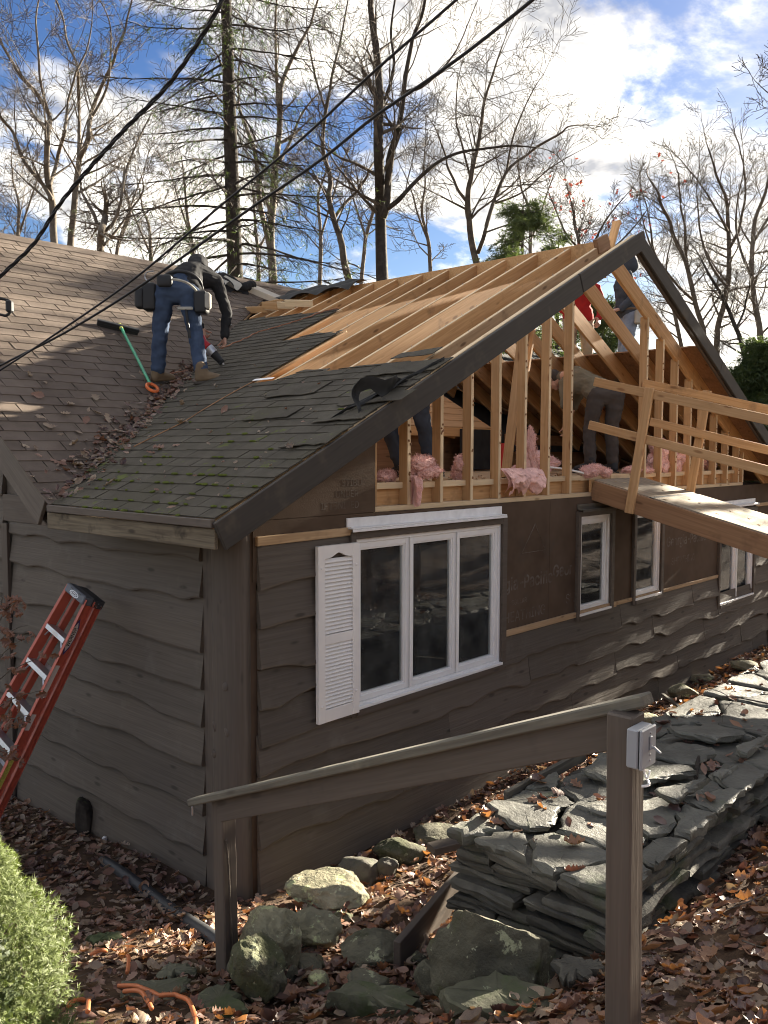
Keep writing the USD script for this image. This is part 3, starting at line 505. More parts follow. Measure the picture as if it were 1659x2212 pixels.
def lay(region, M, parent, matname, ns, ext, seed, axisx=(-1, 15), w=.333, keep=300, name='shingle', gap=.0035):
    """Courses of shingles clipped to a region (in slope coordinates); the nearest become parts of their own."""
    r = np.random.default_rng(seed); items = []; off = 0.; prep = region.buffer(1e-6)
    for c in range(ns):
        s0 = c * ext; off = (off + w * (.5 if c % 2 else .29)) % w
        for k in range(-1, int((axisx[1] - axisx[0]) / w) + 1):
            x0 = axisx[0] + off + k * w; t = sg.box(x0 + .004, s0, x0 + w - .004, s0 + ext + .05)
            if not prep.intersects(t): continue
            core = sg.box(x0 + .004, s0, x0 + w - .004, s0 + ext); g = prep.intersection(core)
            if g.area < .0016: continue
            if g.area > .985 * core.area: items.append((tab(x0 + gap, x0 + w - gap, s0, s0 + ext + .06, r), (x0 + w / 2, s0)))
            else:
                g = max(getattr(g, 'geoms', [g]), key=lambda q: q.area).simplify(.004)
                if g.geom_type != 'Polygon': continue
                m = trimesh.creation.extrude_polygon(g, .007, engine='earcut'); v = np.array(m.vertices); v[:, 2] += .011 * (1 - np.clip((v[:, 1] - s0) / (ext + .06), 0, 1)); items.append(((v, np.array(m.faces)), (x0 + w / 2, s0)))
    wp = np.array([(M @ [*i[1], 0, 1])[:3] for i in items]); vis = []
    for k, q in enumerate(wp):
        d = q - CAM; zz = d @ cf; u, y = PW / 2 + F * (d @ cr) / zz, PH / 2 - F * (d @ cu) / zz; vis.append(zz + (100 if not (-40 < u < PW + 40 and -40 < y < PH + 40) else 0))
    order = np.argsort(vis); rest = []
    for q, k in enumerate(order):
        (v, f), c = items[k]
        if q < keep and vis[k] < 100:
            MC = M @ trimesh.transformations.translation_matrix((c[0], c[1] + ext / 2, 0)); part(parent, name, (v - [c[0], c[1] + ext / 2, 0], f), matname, MC)
        elif vis[k] < 130: rest.append((v @ M[:3, :3].T + M[:3, 3], f))
    if rest: part(parent, name + '_field', join(rest), matname, kind='stuff')
    return len(items)
reg_main = sg.Polygon([(-OV - .02, 0), (14, 0), (14, SLM), (-OV - .02, SLM)]).difference(sg.Polygon([(-OV - .02, -.02), (XR + .1, val_s(XR + .1)), (2 * XR + OV, -.02)]).buffer(-.01)).intersection(sg.box(-OV - .02, 0, 6.6, SLM))
nm = lay(reg_main, MM, main_deck, 'brown_shingle', int(SLM / .143), .143, 3, axisx=(-OV - .02, 6.5), keep=115, gap=.0065)
capM = slope_frame((0, YR, ZM), (1, 0, 0), (0, 1, 0))
for k in range(26):
    x0 = -OV + k * .26; v = np.array([(x0, -.14, -.14 * PM + .012), (x0 + .3, -.14, -.14 * PM + .020), (x0 + .3, 0, .024), (x0, 0, .016), (x0 + .3, .14, -.14 * PM + .02), (x0, .14, -.14 * PM + .012)]); v2 = v + [0, 0, .007]
    part(main_deck, 'ridge_shingle', (np.vstack([v, v2]) + [0, YR, ZM], np.array([(6, 7, 8), (6, 8, 9), (9, 8, 10), (9, 10, 11), (0, 1, 7), (0, 7, 6), (1, 2, 8), (1, 8, 7), (2, 4, 10), (2, 10, 8), (3, 0, 6), (3, 6, 9), (5, 3, 9), (5, 9, 11)])), 'brown_shingle')
# what is left of the older roof inside the attic
old = part(house, 'old_inner_roof', bx(4.0, 9.6, 2.62, 2.70, 2.42, 3.2), 'old_brown_lumber')
for k in range(9):
    y0 = 2.40 + k * .165; M = slope_frame((5.15, y0 + .08, 3.26 + .56 * (y0 - 2.40) + .045), (1, 0, 0), (0, 1, .56)); part(old, 'roof_plank', cbox(1.9, .175, .018), 'fresh_lumber', M)
board(old, 'old_fascia', (4.2, 2.385, 3.20), (6.1, 2.385, 3.20), .11, .025, (0, 0, 1), 'lumber')
for k in range(4): board(old, 'rafter_tail', (4.4 + .45 * k, 2.41, 3.16), (4.4 + .45 * k, 2.62, 3.20), .09, .038, (0, 0, 1), 'lumber')
part(old, 'felt_panel', bx(5.35, 6.25, 2.30, 2.37, 2.72, 3.24), 'felt'); part(old, 'dark_deck', extrude([(6.1, 0.), (9.3, 0.), (9.3, 2.6), (6.1, 2.6)], .02, slope_frame((0, 2.5, 2.95), (1, 0, 0), (0, 1, .62))), 'felt')

# ---------------------------------------------------------------- gable wing: framing
floor_z = 2.70
wing = house
part(wing, 'attic_floor', bx(1.26, 8.66, .115, 2.6, floor_z - .03, floor_z), 'old_plank'); 
fr = part(wing, 'rim_joist', bx(1.22, 8.70, .088, .112, 2.535, floor_z - .031), 'lumber')
board(wing, 'sole_plate', (1.215, .045, 2.516), (8.70, .045, 2.516), .04, .088, (0, 0, 1), 'pale_lumber')
for k in range(12):
    a = 1.24 + k * .62; board(wing, 'floor_edge', (a, .062 + .01 * (k % 2), floor_z - .012 - .004 * (k % 3)), (min(a + .61, 8.69), .066, floor_z - .014), .05, .035, (0, 0, 1), 'pale_lumber')
def stud(x, kind='fresh_lumber'):
    top = float(LZ(x) if x < XR else RZ(x)) - .215
    s = board(wing, 'stud', (x, .0445, 2.5365), (x, .0445, top + .02), .088, .038, (0, 1, 0), kind)
    # the paler front edge where the sheathing was nailed, with bits of it left
    board(s, 'nailing_edge', (x, -.0012, 2.5365), (x, -.0012, top + .01), .036, .002, (1, 0, 0), 'pale_lumber', c=.0005)
    r = np.random.default_rng(int(x * 100))
    for k in range(r.integers(5, 9)):
        z = r.uniform(2.58, top); v, f = rock((x + r.uniform(-.014, .016), -.006, z), (.007, .007, .010), int(x * 1000 + k), n=1, planes=3); part(s, 'nail_scrap', (v, f), 'old_brown_lumber')
board(wing, 'stud', (1.232, .0445, 2.5365), (1.232, .0445, float(LZ(1.232)) - .2), .088, .038, (0, 1, 0), 'fresh_lumber')
for k in list(range(7)) + list(range(10, 18)): stud(1.6108 + .4064 * k)
stud(8.68)
RD, RT = .190, .040; ca = math.atan(P)
def rafter(y, side, x0, x1, m='lumber', lab=None):
    """A rafter from x0 to x1 (its upper edge in the roof plane), left (-1) or right (+1) slope."""
    Zf = LZ if side < 0 else RZ; n = np.array([-math.sin(ca), 0, math.cos(ca)]) * 1.0 if side < 0 else np.array([math.sin(ca), 0, math.cos(ca)])
    a, b = np.array([x0, y, float(Zf(x0)) - .025]) - n * RD / 2, np.array([x1, y, float(Zf(x1)) - .025]) - n * RD / 2
    return board(wing, 'rafter', a, b, RD, RT, n, m, label=lab)
ys = [.02] + [.03 + .4064 * k for k in range(1, 14)]
rr = np.random.default_rng(12)
for k, y in enumerate(ys):
    vx = max(-.4, (y - YV) * PM / P - OV + .12)                         # starts at the valley
    if vx < XR - .3:
        rf = rafter(y, -1, vx, XR - .022, 'lumber' if k else 'old_plank')
        vr = min(10.2, 2 * XR + OV - max(0, (y - YV) * PM / P) - .12 if y > YV else 10.2)
        rafter(y + (.045 if k else 0), 1, XR + .022, max(vr, XR + .5), 'fresh_lumber' if k % 3 else 'lumber')
        x0 = 1.7 if y < 1.85 else 2.75 if y < 2.75 else 3.65
        for q in range(int((XR - max(x0, vx)) / .22)):                  # nails left standing along the upper edge
            xq = XR - .1 - q * .22 - rr.uniform(0, .06); z = float(LZ(xq)) - .026; h = rr.uniform(.008, .026); part(rf, 'nail', tube([(xq, y, z), (xq + rr.normal() * .004, y + rr.normal() * .006, z + h)], .0022, 4), 'steel')
        board(rf, 'worn_edge', np.array([max(x0 - .1, vx + .05), y, float(LZ(max(x0 - .1, vx + .05))) - .0235]), np.array([XR - .03, y, float(LZ(XR - .03)) - .0235]), .003, .034, (-math.sin(ca), 0, math.cos(ca)), 'pale_lumber', c=.0008)
part(wing, 'ridge_board', bx(XR - .02, XR + .02, -.02, 5.62, ZR - .25, ZR - .012, .004), 'lumber')
for k in range(4): board(wing, 'collar_tie', (XR - 1.25, 2.55 + .81 * k, ZR - .70), (XR + 1.25, 2.55 + .81 * k, ZR - .70), .09, .038, (0, 0, 1), 'old_plank')
board(wing, 'ridge_scrap', (XR - .22, .01, ZR - .125), (XR - .01, .0, ZR - .03), .15, .05, (-.4, 0, 1), 'old_brown_lumber')
ls0, ls1 = onplane(1092, 1012, (0, 1, 0), (0, .18, 0)), onplane(1129, 715, (0, 1, 0), (0, .30, 0)); ls0[2] = 2.71
board(wing, 'loose_stud', ls0, ls1, .088, .038, (0, 1, 0), 'fresh_lumber')
board(wing, 'loose_stud', (5.55, 1.6, 3.4), (6.05, 1.7, 4.85), .088, .038, (0, 1, 0), 'fresh_lumber'); board(wing, 'ridge_stake', onplane(1300, 600, (0, 1, 0), (0, .24, 0)), onplane(1333, 478, (0, 1, 0), (0, .24, 0)), .088, .038, (0, 1, 0), 'lumber')
# barge boards on the gable overhang and the fly rafters behind them
def barge(side, x0, x1, dz, w, m='barge_paint', dy=0., t=.030):
    Zf = LZ if side < 0 else RZ; n = np.array([-math.sin(ca) if side < 0 else math.sin(ca), 0, math.cos(ca)])
    a, b = np.array([x0, -FO + dy, float(Zf(x0)) + dz]) - n * w / 2, np.array([x1, -FO + dy, float(Zf(x1)) + dz]) - n * w / 2
    return board(wing, 'barge_board', a, b, w, t, n, m, c=.005)
barge(-1, -OV - .02, 3.52, .0, .180); barge(-1, 3.525, XR + .055, .004, .172, dy=-.004); barge(1, XR + .058, 6.9, .004, .16); barge(1, 6.905, 2 * XR + OV, .0, .16)
def strip(side, x0, x1, dz, w, y, t, m): 
    Zf = LZ if side < 0 else RZ; n = np.array([-math.sin(ca) if side < 0 else math.sin(ca), 0, math.cos(ca)]); a, b = [np.array([x, y, float(Zf(x)) + dz]) - n * w / 2 for x in (x0, x1)]; return board(wing, 'fly_rafter', a, b, w, t, n, m)
strip(-1, .60, XR, -.03, .13, -FO + .045, .035, 'lumber'); strip(-1, -.42, .595, -.03, .13, -FO + .045, .035, 'grey_brown_paint'); strip(1, XR + .01, 9.9, -.03, .14, -FO + .045, .035, 'grey_brown_paint')
strip(-1, .62, XR - .05, .004, .022, -FO + .05, .05, 'pale_lumber')
# eave fascia, weathered
fas = board(wing, 'fascia', (-OV + .012, -FO + .017, ZE - .105), (-OV + .012, YV + .06, ZE - .105), .118, .028, (0, 0, 1), 'weathered_wood'); board(wing, 'drip_board', (-OV - .008, -FO + .017, ZE - .014), (-OV - .008, YV + .02, ZE - .014), .05, .034, (0, 0, 1), 'grey_brown_paint')
part(wing, 'eave_soffit', bx(-OV + .03, -.02, .03, YV, ZE - .15, ZE - .14), 'grey_brown_paint'); 

# ---------------------------------------------------------------- wing roof: what is left of deck and shingles
cl = math.sqrt(1 + P * P); ML2 = slope_frame((-OV, 0, ZE), (0, -1, 0), (1, 0, P))          # local x = -y, local y = distance up the slope
S = lambda x: (x + OV) * cl
vy = lambda s: YV + (s / cl) * P / PM
stairs = [(FO - .01, 0), (FO - .01, S(1.66)), (.05, S(1.72)), (-.6, S(1.74)), (-1.0, S(1.70)), (-1.35, S(1.78)), (-1.5, S(1.60)), (-1.84, S(1.55)), (-1.86, S(1.60)), (-1.885, S(2.80)), (-2.1, S(2.74)), (-2.3, S(2.83)), (-2.55, S(2.72)), (-2.74, S(2.68)), (-2.755, S(3.60)), (-3.2, S(3.62)), (-3.9, S(3.70)), (-4.45, S(3.78)), (-vy(S(3.78)), S(3.78)), (-vy(0), 0)]
reg_w = sg.Polygon(stairs).buffer(0)
dk = part(wing, 'wing_roof', extrude(reg_w.buffer(.012), .016, ML2 @ trimesh.transformations.translation_matrix((0, 0, -.024))), 'fresh_lumber')
lay(reg_w.buffer(-.01), ML2, dk, 'dark_shingle', int(S(3.78) / .128) + 1, .128, 8, axisx=(-4.8, FO), w=.305, keep=185)
rs = slope_frame((2 * XR + OV, 0, ZE), (0, 1, 0), (-1, 0, P)); SR = (2 * XR + OV - 6.56) * cl
part(wing, 'right_slope', extrude([(-FO + .07, 0), (3.7, 0), (3.7, SR), (-FO + .07, SR)], .016, rs @ trimesh.transformations.translation_matrix((0, 0, -.024))), 'old_brown_lumber')
part(wing, 'right_slope_shingles', extrude([(-FO - .01, -.02), (3.7, -.02), (3.7, SR - .05), (-FO - .01, SR - .02)], .012, rs @ trimesh.transformations.translation_matrix((0, 0, -.004))), 'dark_shingle')
# lifted tabs and torn felt near the tear
r9 = np.random.default_rng(5)
for (px, py, L, w, ang, lift) in [(645, 848, .55, .26, .06, .012), (745, 905, .45, .22, .12, .014), (880, 800, .7, .26, .04, .014), (900, 772, .4, .18, .15, .02), (590, 900, .5, .2, .05, .01), (670, 960, .4, .2, .15, .012), (810, 868, .6, .2, .08, .012)]:
    o = LSp(px, py); s = (o[0] + OV) * cl; n = 10; xs = np.linspace(0, L, n); ed = np.r_[np.c_[xs, r9.normal(size=n) * .008], np.c_[xs[::-1], w + r9.normal(size=n) * .006]]
    m = extrude(sg.Polygon(ed).buffer(0), .006); vv = np.array(m.vertices); vv[:, 2] += .0135 + lift * np.clip(1 - vv[:, 1] / w, 0, 1) * (.4 + .6 * np.abs(np.sin(vv[:, 0] * 5 + px)))
    R = trimesh.transformations.rotation_matrix(ang, (0, 0, 1)); part(dk, 'loose_shingle', (vv, m.faces), 'dark_shingle', ML2 @ trimesh.transformations.translation_matrix((-o[1] - L / 2, s - w / 2, 0)) @ R)
def sheet_mesh(fn, nu, nv):
    u, v = np.meshgrid(np.linspace(0, 1, nu), np.linspace(0, 1, nv), indexing='ij'); Pq = fn(u, v).reshape(-1, 3); i, j = np.meshgrid(np.arange(nu - 1), np.arange(nv - 1), indexing='ij'); a = (i * nv + j).ravel()
    f = np.vstack([np.c_[a, a + nv, a + nv + 1], np.c_[a, a + nv + 1, a + 1]]); return np.vstack([Pq]), f
fo = [(768, 892), (771, 836), (784, 817), (800, 812), (818, 822), (838, 811), (872, 818), (906, 836), (884, 852), (858, 866), (845, 852), (822, 858), (806, 838), (795, 846), (789, 868), (784, 886)]
fpt = np.array([onplane(u, y, (0, 1, 0), (0, -.22, 0))[[0, 2]] for u, y in fo]); fm_ = trimesh.creation.extrude_polygon(sg.Polygon(fpt).buffer(0), .004, engine='earcut'); fm_ = fm_.subdivide_to_size(.035); fq = np.array(fm_.vertices); fq = np.c_[fq[:, 0], -.22 - fq[:, 2] + .05 * np.sin(fq[:, 0] * 16) + .035 * np.sin(fq[:, 1] * 23), fq[:, 1]]
part(dk, 'torn_felt_flap', (fq, fm_.faces), 'felt')
o3, o4 = LSp(770, 885), LSp(835, 810)
fv, ff2 = sheet_mesh(lambda u, v: LSp(790, 880) + (LSp(960, 785) - LSp(790, 880)) * u[..., None] + (np.array([-.25, .12, -.12]) * (v * (1 - u))[..., None]) + np.stack([0 * u, .0 * u, .022 + .03 * np.abs(np.sin(u * 9 + v * 3))], -1), 30, 8); part(dk, 'torn_felt_sheet', (fv, ff2), 'felt', smooth=True)
board(dk, 'metal_strip', LSp(546, 829) + [0, 0, .03], LSp(592, 823) + [0, 0, .03], .05, .003, (-P, 0, 1.), 'white_flashing') if False else None
a, b = LSp(548, 828), LSp(590, 824); board(dk, 'metal_strip', a + [0, 0, .03], b + [0, 0, .03], .004, .04, (-P, 0, 1.), 'white_flashing', c=.001)
for k in range(7):
    u, y = 556 + k * 20, 663 + k * -2.5; q = LSp(u, y + 8); e = q + [rr.uniform(-.2, .25), rr.uniform(.1, .4), .03]; board(wing, 'splintered_edge', q + [0, 0, .0], e, .09, .02, (-P, 0, 1), 'fresh_lumber' if k % 2 else 'pale_lumber')
# ---------------------------------------------------------------- the ramp to the attic
RS0, RSL = 2.675, .2605
rz = lambda y: RS0 + RSL * y
ramp = thing('ramp', 'timber ramp with rough railings climbing to the open attic', 'ramp', (4.5, -3, 1.5))
yl = -6.4
def dk_board(y0, y1):
    v, f = cbox(math.hypot(y1 - y0, rz(y1) - rz(y0)) - .004, 1.09, .016, .002); part(ramp, 'deck_sheet', (v, f), 'ply_deck', frame(((4.497 + 5.572) / 2, (y0 + y1) / 2, rz((y0 + y1) / 2) - .008), (0, y1 - y0, rz(y1) - rz(y0)), (0, 0, 1)))
dk_board(-.02, -.62); dk_board(-.66, -2.75); dk_board(-2.75, -4.6); dk_board(-4.6, yl)
v, f = cbox(.05, 1.085, .012, .001); part(ramp, 'dark_seam', (v, f), 'felt', frame(((4.497 + 5.572) / 2, -.64, rz(-.64) - .010), (0, -1, -RSL), (0, 0, 1)))
for x in (4.475, 5.59): board(ramp, 'stringer', (x, -.01, rz(0) - .115), (x, yl, rz(yl) - .115), .195, .04, (0, 0, 1), 'stringer_wood')
for k in range(10): y = -.35 - .6 * k; board(ramp, 'cross_piece', (4.50, y, rz(y) - .08), (5.565, y, rz(y) - .08), .12, .04, (0, 0, 1), 'lumber')
board(ramp, 'header', (4.46, .012, 2.575), (5.61, .012, 2.575), .18, .03, (0, 0, 1), 'lumber')
board(ramp, 'post', (4.436, -.435, 2.345), (4.436, -.62, 3.565), .088, .038, (0, 1, 0), 'fresh_lumber'); board(ramp, 'post', (5.63, -.53, 2.40), (5.63, -.70, 3.60), .088, .038, (0, 1, 0), 'fresh_lumber')
for y in (-2.7, -5.0):
    board(ramp, 'post', (4.436, y, rz(y) - .3), (4.436, y - .1, rz(y) + .93), .088, .038, (0, 1, 0), 'fresh_lumber'); board(ramp, 'post', (5.63, y, rz(y) - .3), (5.63, y - .1, rz(y) + .98), .088, .038, (0, 1, 0), 'fresh_lumber')
RLS = .2495
def rail(x, z0, y0, m, y1=-6.2): board(ramp, 'rail', (x, y0, z0 + RLS * y0), (x, y1, z0 + RLS * y1), .088, .036, (0, 0, 1), m)
rail(4.474, 3.662, -.01, 'fresh_lumber'); rail(4.474, 3.215, .04, 'fresh_lumber'); rail(5.592, 3.712, -.0, 'lumber'); rail(5.592, 3.307, -.09, 'fresh_lumber')
for y in (-3.2, -5.9):
    for x in (4.53, 5.53): board(ramp, 'leg', (x, y, float(ground(x, y)[0]) - .2), (x, y, rz(y) - .03), .09, .09, (0, 1, 0), 'lumber')
r = np.random.default_rng(3); ch = []
for k in range(24):
    y = -.05 - r.random() ** 1.5 * 3; x = r.uniform(4.5, 5.56); v, f = cbox(r.uniform(.02, .07), r.uniform(.01, .025), .003, .0005); R = trimesh.transformations.rotation_matrix(r.uniform(0, 6), (0, 0, 1))[:3, :3]; ch.append((v @ R.T + [x, y, rz(y) + .005], f))
solo('wood_chips', join(ch), 'pale_lumber', 'pale wood chips scattered over the deck of the timber ramp', 'wood chips', kind='stuff')

# ---------------------------------------------------------------- handrail beside the garden steps
hr = thing('handrail', 'weathered brown handrail on two square posts sloping past the stone wall', 'handrail', (-.9, -.92, .3))
HZ0 = lambda y: 1.138 - (y + .70) * .4206
board(hr, 'cap_rail', (-.925, -.735, HZ0(-.735)), (-.99, -3.21, HZ0(-3.21)), .038, .075, (0, 0, 1), 'weathered_rail', c=.006)
board(hr, 'under_rail', (-.905, -.93, HZ0(-.93) - .078), (-.985, -3.115, HZ0(-3.115) - .078), .112, .036, (0, 0, 1), 'grey_brown_paint')
for x0, x1, y, zb in ((-.865, -.88, -.93, .05), (-.985, -1.022, -3.154, .8)): board(hr, 'post', (x0, y, zb), (x1, y, HZ0(y) - .020), .086, .086, (0, 1, 0), 'grey_brown_paint', c=.006)
board(hr, 'hook', (-.955, -.77, HZ0(-.77) - .02), (-.955, -.77, HZ0(-.77) - .07), .012, .012, (0, 1, 0), 'steel')
solo('cable', tube(smoothpath([(-.905, -.982, 1.02), (-.895, -.982, .9), (-.882, -.984, .62), (-.868, -.985, .42), (-.85, -.97, .27), (-.82, -.93, .22)], 30), .005, 5), 'bark', 'thin cable running down the lower post of the handrail', 'cable')
sw = thing('switch_box', 'grey metal outdoor switch box screwed to the tall handrail post', 'switch box', (-1.05, -3.22, 2.0))
part(sw, 'box', bx(-1.105, -1.008, -3.236, -3.199, 2.010, 2.128, .004), 'grey_metal'); part(sw, 'gasket', bx(-1.103, -1.010, -3.239, -3.236, 2.012, 2.126, .001), 'cable'); part(sw, 'cover', bx(-1.105, -1.008, -3.249, -3.239, 2.008, 2.130, .004), 'grey_metal')
part(sw, 'lever', join([tube([(-1.05, -3.249, 2.068), (-1.05, -3.262, 2.070), (-1.056, -3.285, 2.060)], [.006, .005, .004], 6), bx(-1.058, -1.042, -3.255, -3.249, 2.060, 2.104, .003)]), 'grey_metal')
for z in (2.028, 2.112, 2.046): v, f = ico(1); part(sw, 'screw', (v * [.0035, .002, .0035] + [-1.05, -3.2495, z], f), 'steel', smooth=True)
solo('wire_clip', join([tube(smoothpath([(-1.03, -3.215, 2.006), (-1.02, -3.219, 1.975), (-1.028, -3.235, 1.955), (-1.042, -3.245, 1.95), (-1.048, -3.225, 1.942)], 16), .004, 5), tube(smoothpath([(-1.015, -3.208, 1.98), (-1.01, -3.23, 1.98), (-1.035, -3.235, 1.965)], 10), .003, 5)]), 'white_vinyl', 'bent white wire clip under the grey switch box', 'wire clip')

# ---------------------------------------------------------------- dry stone wall
WX0, WX1, WY0, WY1, WT = -.03, 8.2, -2.64, -1.72, 1.0
wl = thing('stone_wall', 'dry stone wall of thin grey slabs with a flat broad top', 'stone wall', (WX0, WY0, .3))
part(wl, 'core', bx(WX0 + .10, WX1, WY0 + .10, WY1 - .05, -.1, WT - .10), 'stone_side')
r = np.random.default_rng(21)
def course_side(z, th, k):
    # end face (x = WX0), then the long face (y = WY0), then the house side
    y = WY1 + r.uniform(-.02, .03)
    while y > WY0 + .05:
        L = r.uniform(.18, .52); y2 = max(y - L, WY0 - .02)
        if y2 - WY0 < .12: y2 = WY0 - .02
        dz = r.normal() * .006; ox = r.normal() * .034 - .01 * (k % 2); d = r.uniform(.2, .3)
        part(wl, 'stone', slab([(WX0 + ox, y - .004), (WX0 + d, y - .004), (WX0 + d, y2 + .004), (WX0 + ox + r.normal() * .015, y2 + .004)], z + dz, th * r.uniform(.86, 1.0), int(r.integers(1e6)), tilt=(r.normal() * .02 + .02, r.normal() * .05 - .02), n=14, rough=.010), 'stone_side', smooth=28)
        y = y2
    x = WX0 + r.uniform(.0, .2)
    while x < 3.4:
        L = r.uniform(.22, .6); ox = r.normal() * .034
        part(wl, 'stone', slab([(x + .004, WY0 + ox), (x + L - .004, WY0 + ox + r.normal() * .015), (x + L - .004, WY0 + .26), (x + .004, WY0 + .26)], z + r.normal() * .006, th * r.uniform(.86, 1.), int(r.integers(1e6)), tilt=(r.normal() * .03, .05), n=14, rough=.010), 'stone_side', smooth=28); x += L
    if z > .45:
        x = WX0 + .25
        while x < 3.0:
            L = r.uniform(.3, .6); part(wl, 'stone', slab([(x, WY1 - .24), (x + L - .006, WY1 - .24), (x + L - .006, WY1 + r.normal() * .02), (x, WY1 + r.normal() * .02)], z, th * .95, int(r.integers(1e6)), n=12, rough=.01), 'stone_side', smooth=28); x += L
z, k = .22, 0
while z < WT - .045:
    th = r.uniform(.030, .062); course_side(z, th, k); z += th; k += 1
# broad slabs on top: a jittered Voronoi pattern, each cell one stone
from scipy.spatial import Voronoi
def flags(x0, x1, y0, y1, step, seed, ztop, parent, th=(.035, .065), m='stone_grey', gap=.016, stretch=1.25):
    r = np.random.default_rng(seed); pts = []
    for a in np.arange(x0 - step, x1 + step, step * stretch):
        for b in np.arange(y0 - step, y1 + step, step): pts.append((a + r.uniform(-.36, .36) * step * stretch, b + r.uniform(-.36, .36) * step))
    vo = Voronoi(np.array(pts)); dom = sg.box(x0, y0, x1, y1); out = []
    for q, rg in enumerate(vo.point_region):
        reg = vo.regions[rg]
        if -1 in reg or not reg: continue
        g = sg.Polygon(vo.vertices[reg]).intersection(dom)
        if g.is_empty or g.area < .012: continue
        g = g.buffer(-gap)
        if g.is_empty or g.geom_type != 'Polygon' or g.area < .006: continue
        o = np.array(g.exterior.coords)[:-1]; c = o.mean(0); t = r.uniform(*th)
        out.append(part(parent, 'slab_stone', slab(o, ztop(c[0], c[1]) - t + r.normal() * .010, t, int(r.integers(1e6)), tilt=(r.normal() * .028, r.normal() * .028), n=22, rough=.011), m, smooth=25))
    return out
flags(WX0 - .05, 2.4, WY0 - .04, WY1 + .02, .34, 5, lambda x, y: WT + .03, wl)
flags(2.3, WX1, WY0 - .02, WY1 + .05, .42, 6, lambda x, y: WT + .03, wl)
flags(.5, 2.6, WY0 + .05, WY1 - .1, .42, 8, lambda x, y: WT + .085 + .02 * math.sin(x * 7), wl, th=(.03, .05), gap=.075)

# ---------------------------------------------------------------- boulders and loose stones
def boulder(label, u, y, Z, size, seed, rot=0., m='boulder', name='boulder', tilt=(0, 0), planes=7, group=None, sink=.35, cat='boulder'):
    c = deep(u, y, Z); v, f = rock((0, 0, 0), size, seed, rot, 4 if max(size) > .15 else 3, planes, .11, tilt)
    return solo(name, (v, f), m, label, cat, trimesh.transformations.translation_matrix(c), smooth=30, group=group)
def hit(u, y):
    """Where the line of sight through a pixel of the photograph meets the ground."""
    d = ray(u, y); ts = np.linspace(1.5, 14, 500); q = CAM + d * ts[:, None]; g = ground(q[:, 0], q[:, 1]); k = np.nonzero(q[:, 2] < g)[0]
    return q[k[0]] if len(k) else q[-1]
def dpt(q): return (np.asarray(q) - CAM) @ FH
def bld(label, u, y, hw, hh, seed, depth=.9, name='boulder', cat='boulder', m='boulder', rot=None, tilt=(0, 0), planes=9, group=None, lift=0., flat=1.):
    q = hit(u, min(y + hh * .8, 2290)); Z = dpt(q) + hw * .00054 * depth * .5; s = Z / F; size = (hw * s, hw * s * depth, hh * s * flat * 1.05)
    v, f = rock((0, 0, 0), size, seed, YAW + np.pi / 2 - np.pi / 1 if rot is None else rot, 4 if hw > 60 else 3, planes + 4, .11, tilt); c = deep(u, y, Z) + [0, 0, lift]
    return solo(name, (v, f), m, label, cat, trimesh.transformations.translation_matrix(c), smooth=32, group=group)
rt = YAW - np.pi / 2
bld('tall lichen covered boulder beside the lower handrail post', 592, 2035, 66, 92, 3, rot=rt, tilt=(.25, .3), planes=5)
bld('dark mossy boulder at the foot of the lower handrail post', 560, 2092, 62, 78, 14, rot=rt + .4, m='dark_boulder', planes=8)
bld('rounded pale boulder leaning on the tall lichen boulder', 676, 2016, 66, 40, 5, rot=rt, tilt=(.1, -.05), planes=6)
bld('small stone tucked beneath the rounded pale boulder', 668, 2078, 40, 24, 16, rot=rt, m='dark_boulder')
bld('flat topped mossy stone beside the leaning dark plank', 797, 2062, 72, 34, 7, rot=rt, m='dark_boulder', planes=6)
bld('grey lichen stone below the flat topped mossy stone', 795, 2130, 46, 36, 8, rot=rt, m='dark_boulder')
bld('small upright stone between two larger boulders', 688, 2128, 22, 30, 9, rot=rt)
bld('long stone spotted with yellow green lichen near the house corner', 707, 1932, 90, 36, 10, rot=rt, planes=9)
bld('tilted brown slab resting on the lichen spotted stone', 778, 1880, 46, 36, 11, rot=rt + .5, m='stone_side', planes=9, tilt=(.5, .2))
bld('dark rounded stone right of the tilted brown slab', 838, 1880, 24, 28, 12, rot=rt, m='stone_side')
bld('pale angular stone in the leaves below the house wall', 862, 1836, 54, 32, 13, rot=rt, m='dark_boulder', planes=8)
bld('low mossy stone at the corner of the slab wall', 943, 1803, 52, 18, 24, rot=rt, m='dark_boulder')
bld('large dark boulder under the end of the stone wall', 1070, 2078, 134, 104, 15, rot=rt, planes=4, depth=.75, m='dark_boulder')
bld('pale stone left of the large dark boulder', 932, 2120, 36, 44, 26, rot=rt, m='dark_boulder')
bld('mossy stone in the leaves below the slab wall', 1478, 1497, 38, 15, 17, rot=rt, planes=9); bld('pale slab lying against the far end of the house wall', 1612, 1437, 30, 12, 18, rot=rt, planes=9)
bld('mossy rock behind the end of the handrail', 1394, 1556, 26, 15, 19, rot=rt); bld('green stone low against the house wall', 1514, 1468, 28, 12, 20, rot=rt)
for k, (u, y, hw, hh) in enumerate([(640, 1985, 16, 11), (736, 1985, 26, 14), (700, 1985, 20, 10), (905, 2075, 24, 18), (870, 2175, 20, 14), (630, 2110, 16, 22), (735, 2165, 18, 14)]):
    bld(['flat chip of stone touching the lichen boulder', 'small stone beneath the long lichen spotted stone', 'small dark stone left of that under the long lichen stone', 'small stone below the leaning dark plank', 'low stone just above the lichen flecked step stone', 'narrow upright stone below the rounded pale boulder', 'pebble like stone at the bottom between the boulders'][k], u, y, hw, hh, 60 + k, rot=rt, name='small_stone', cat='stone', m='dark_boulder')
KEEP = []
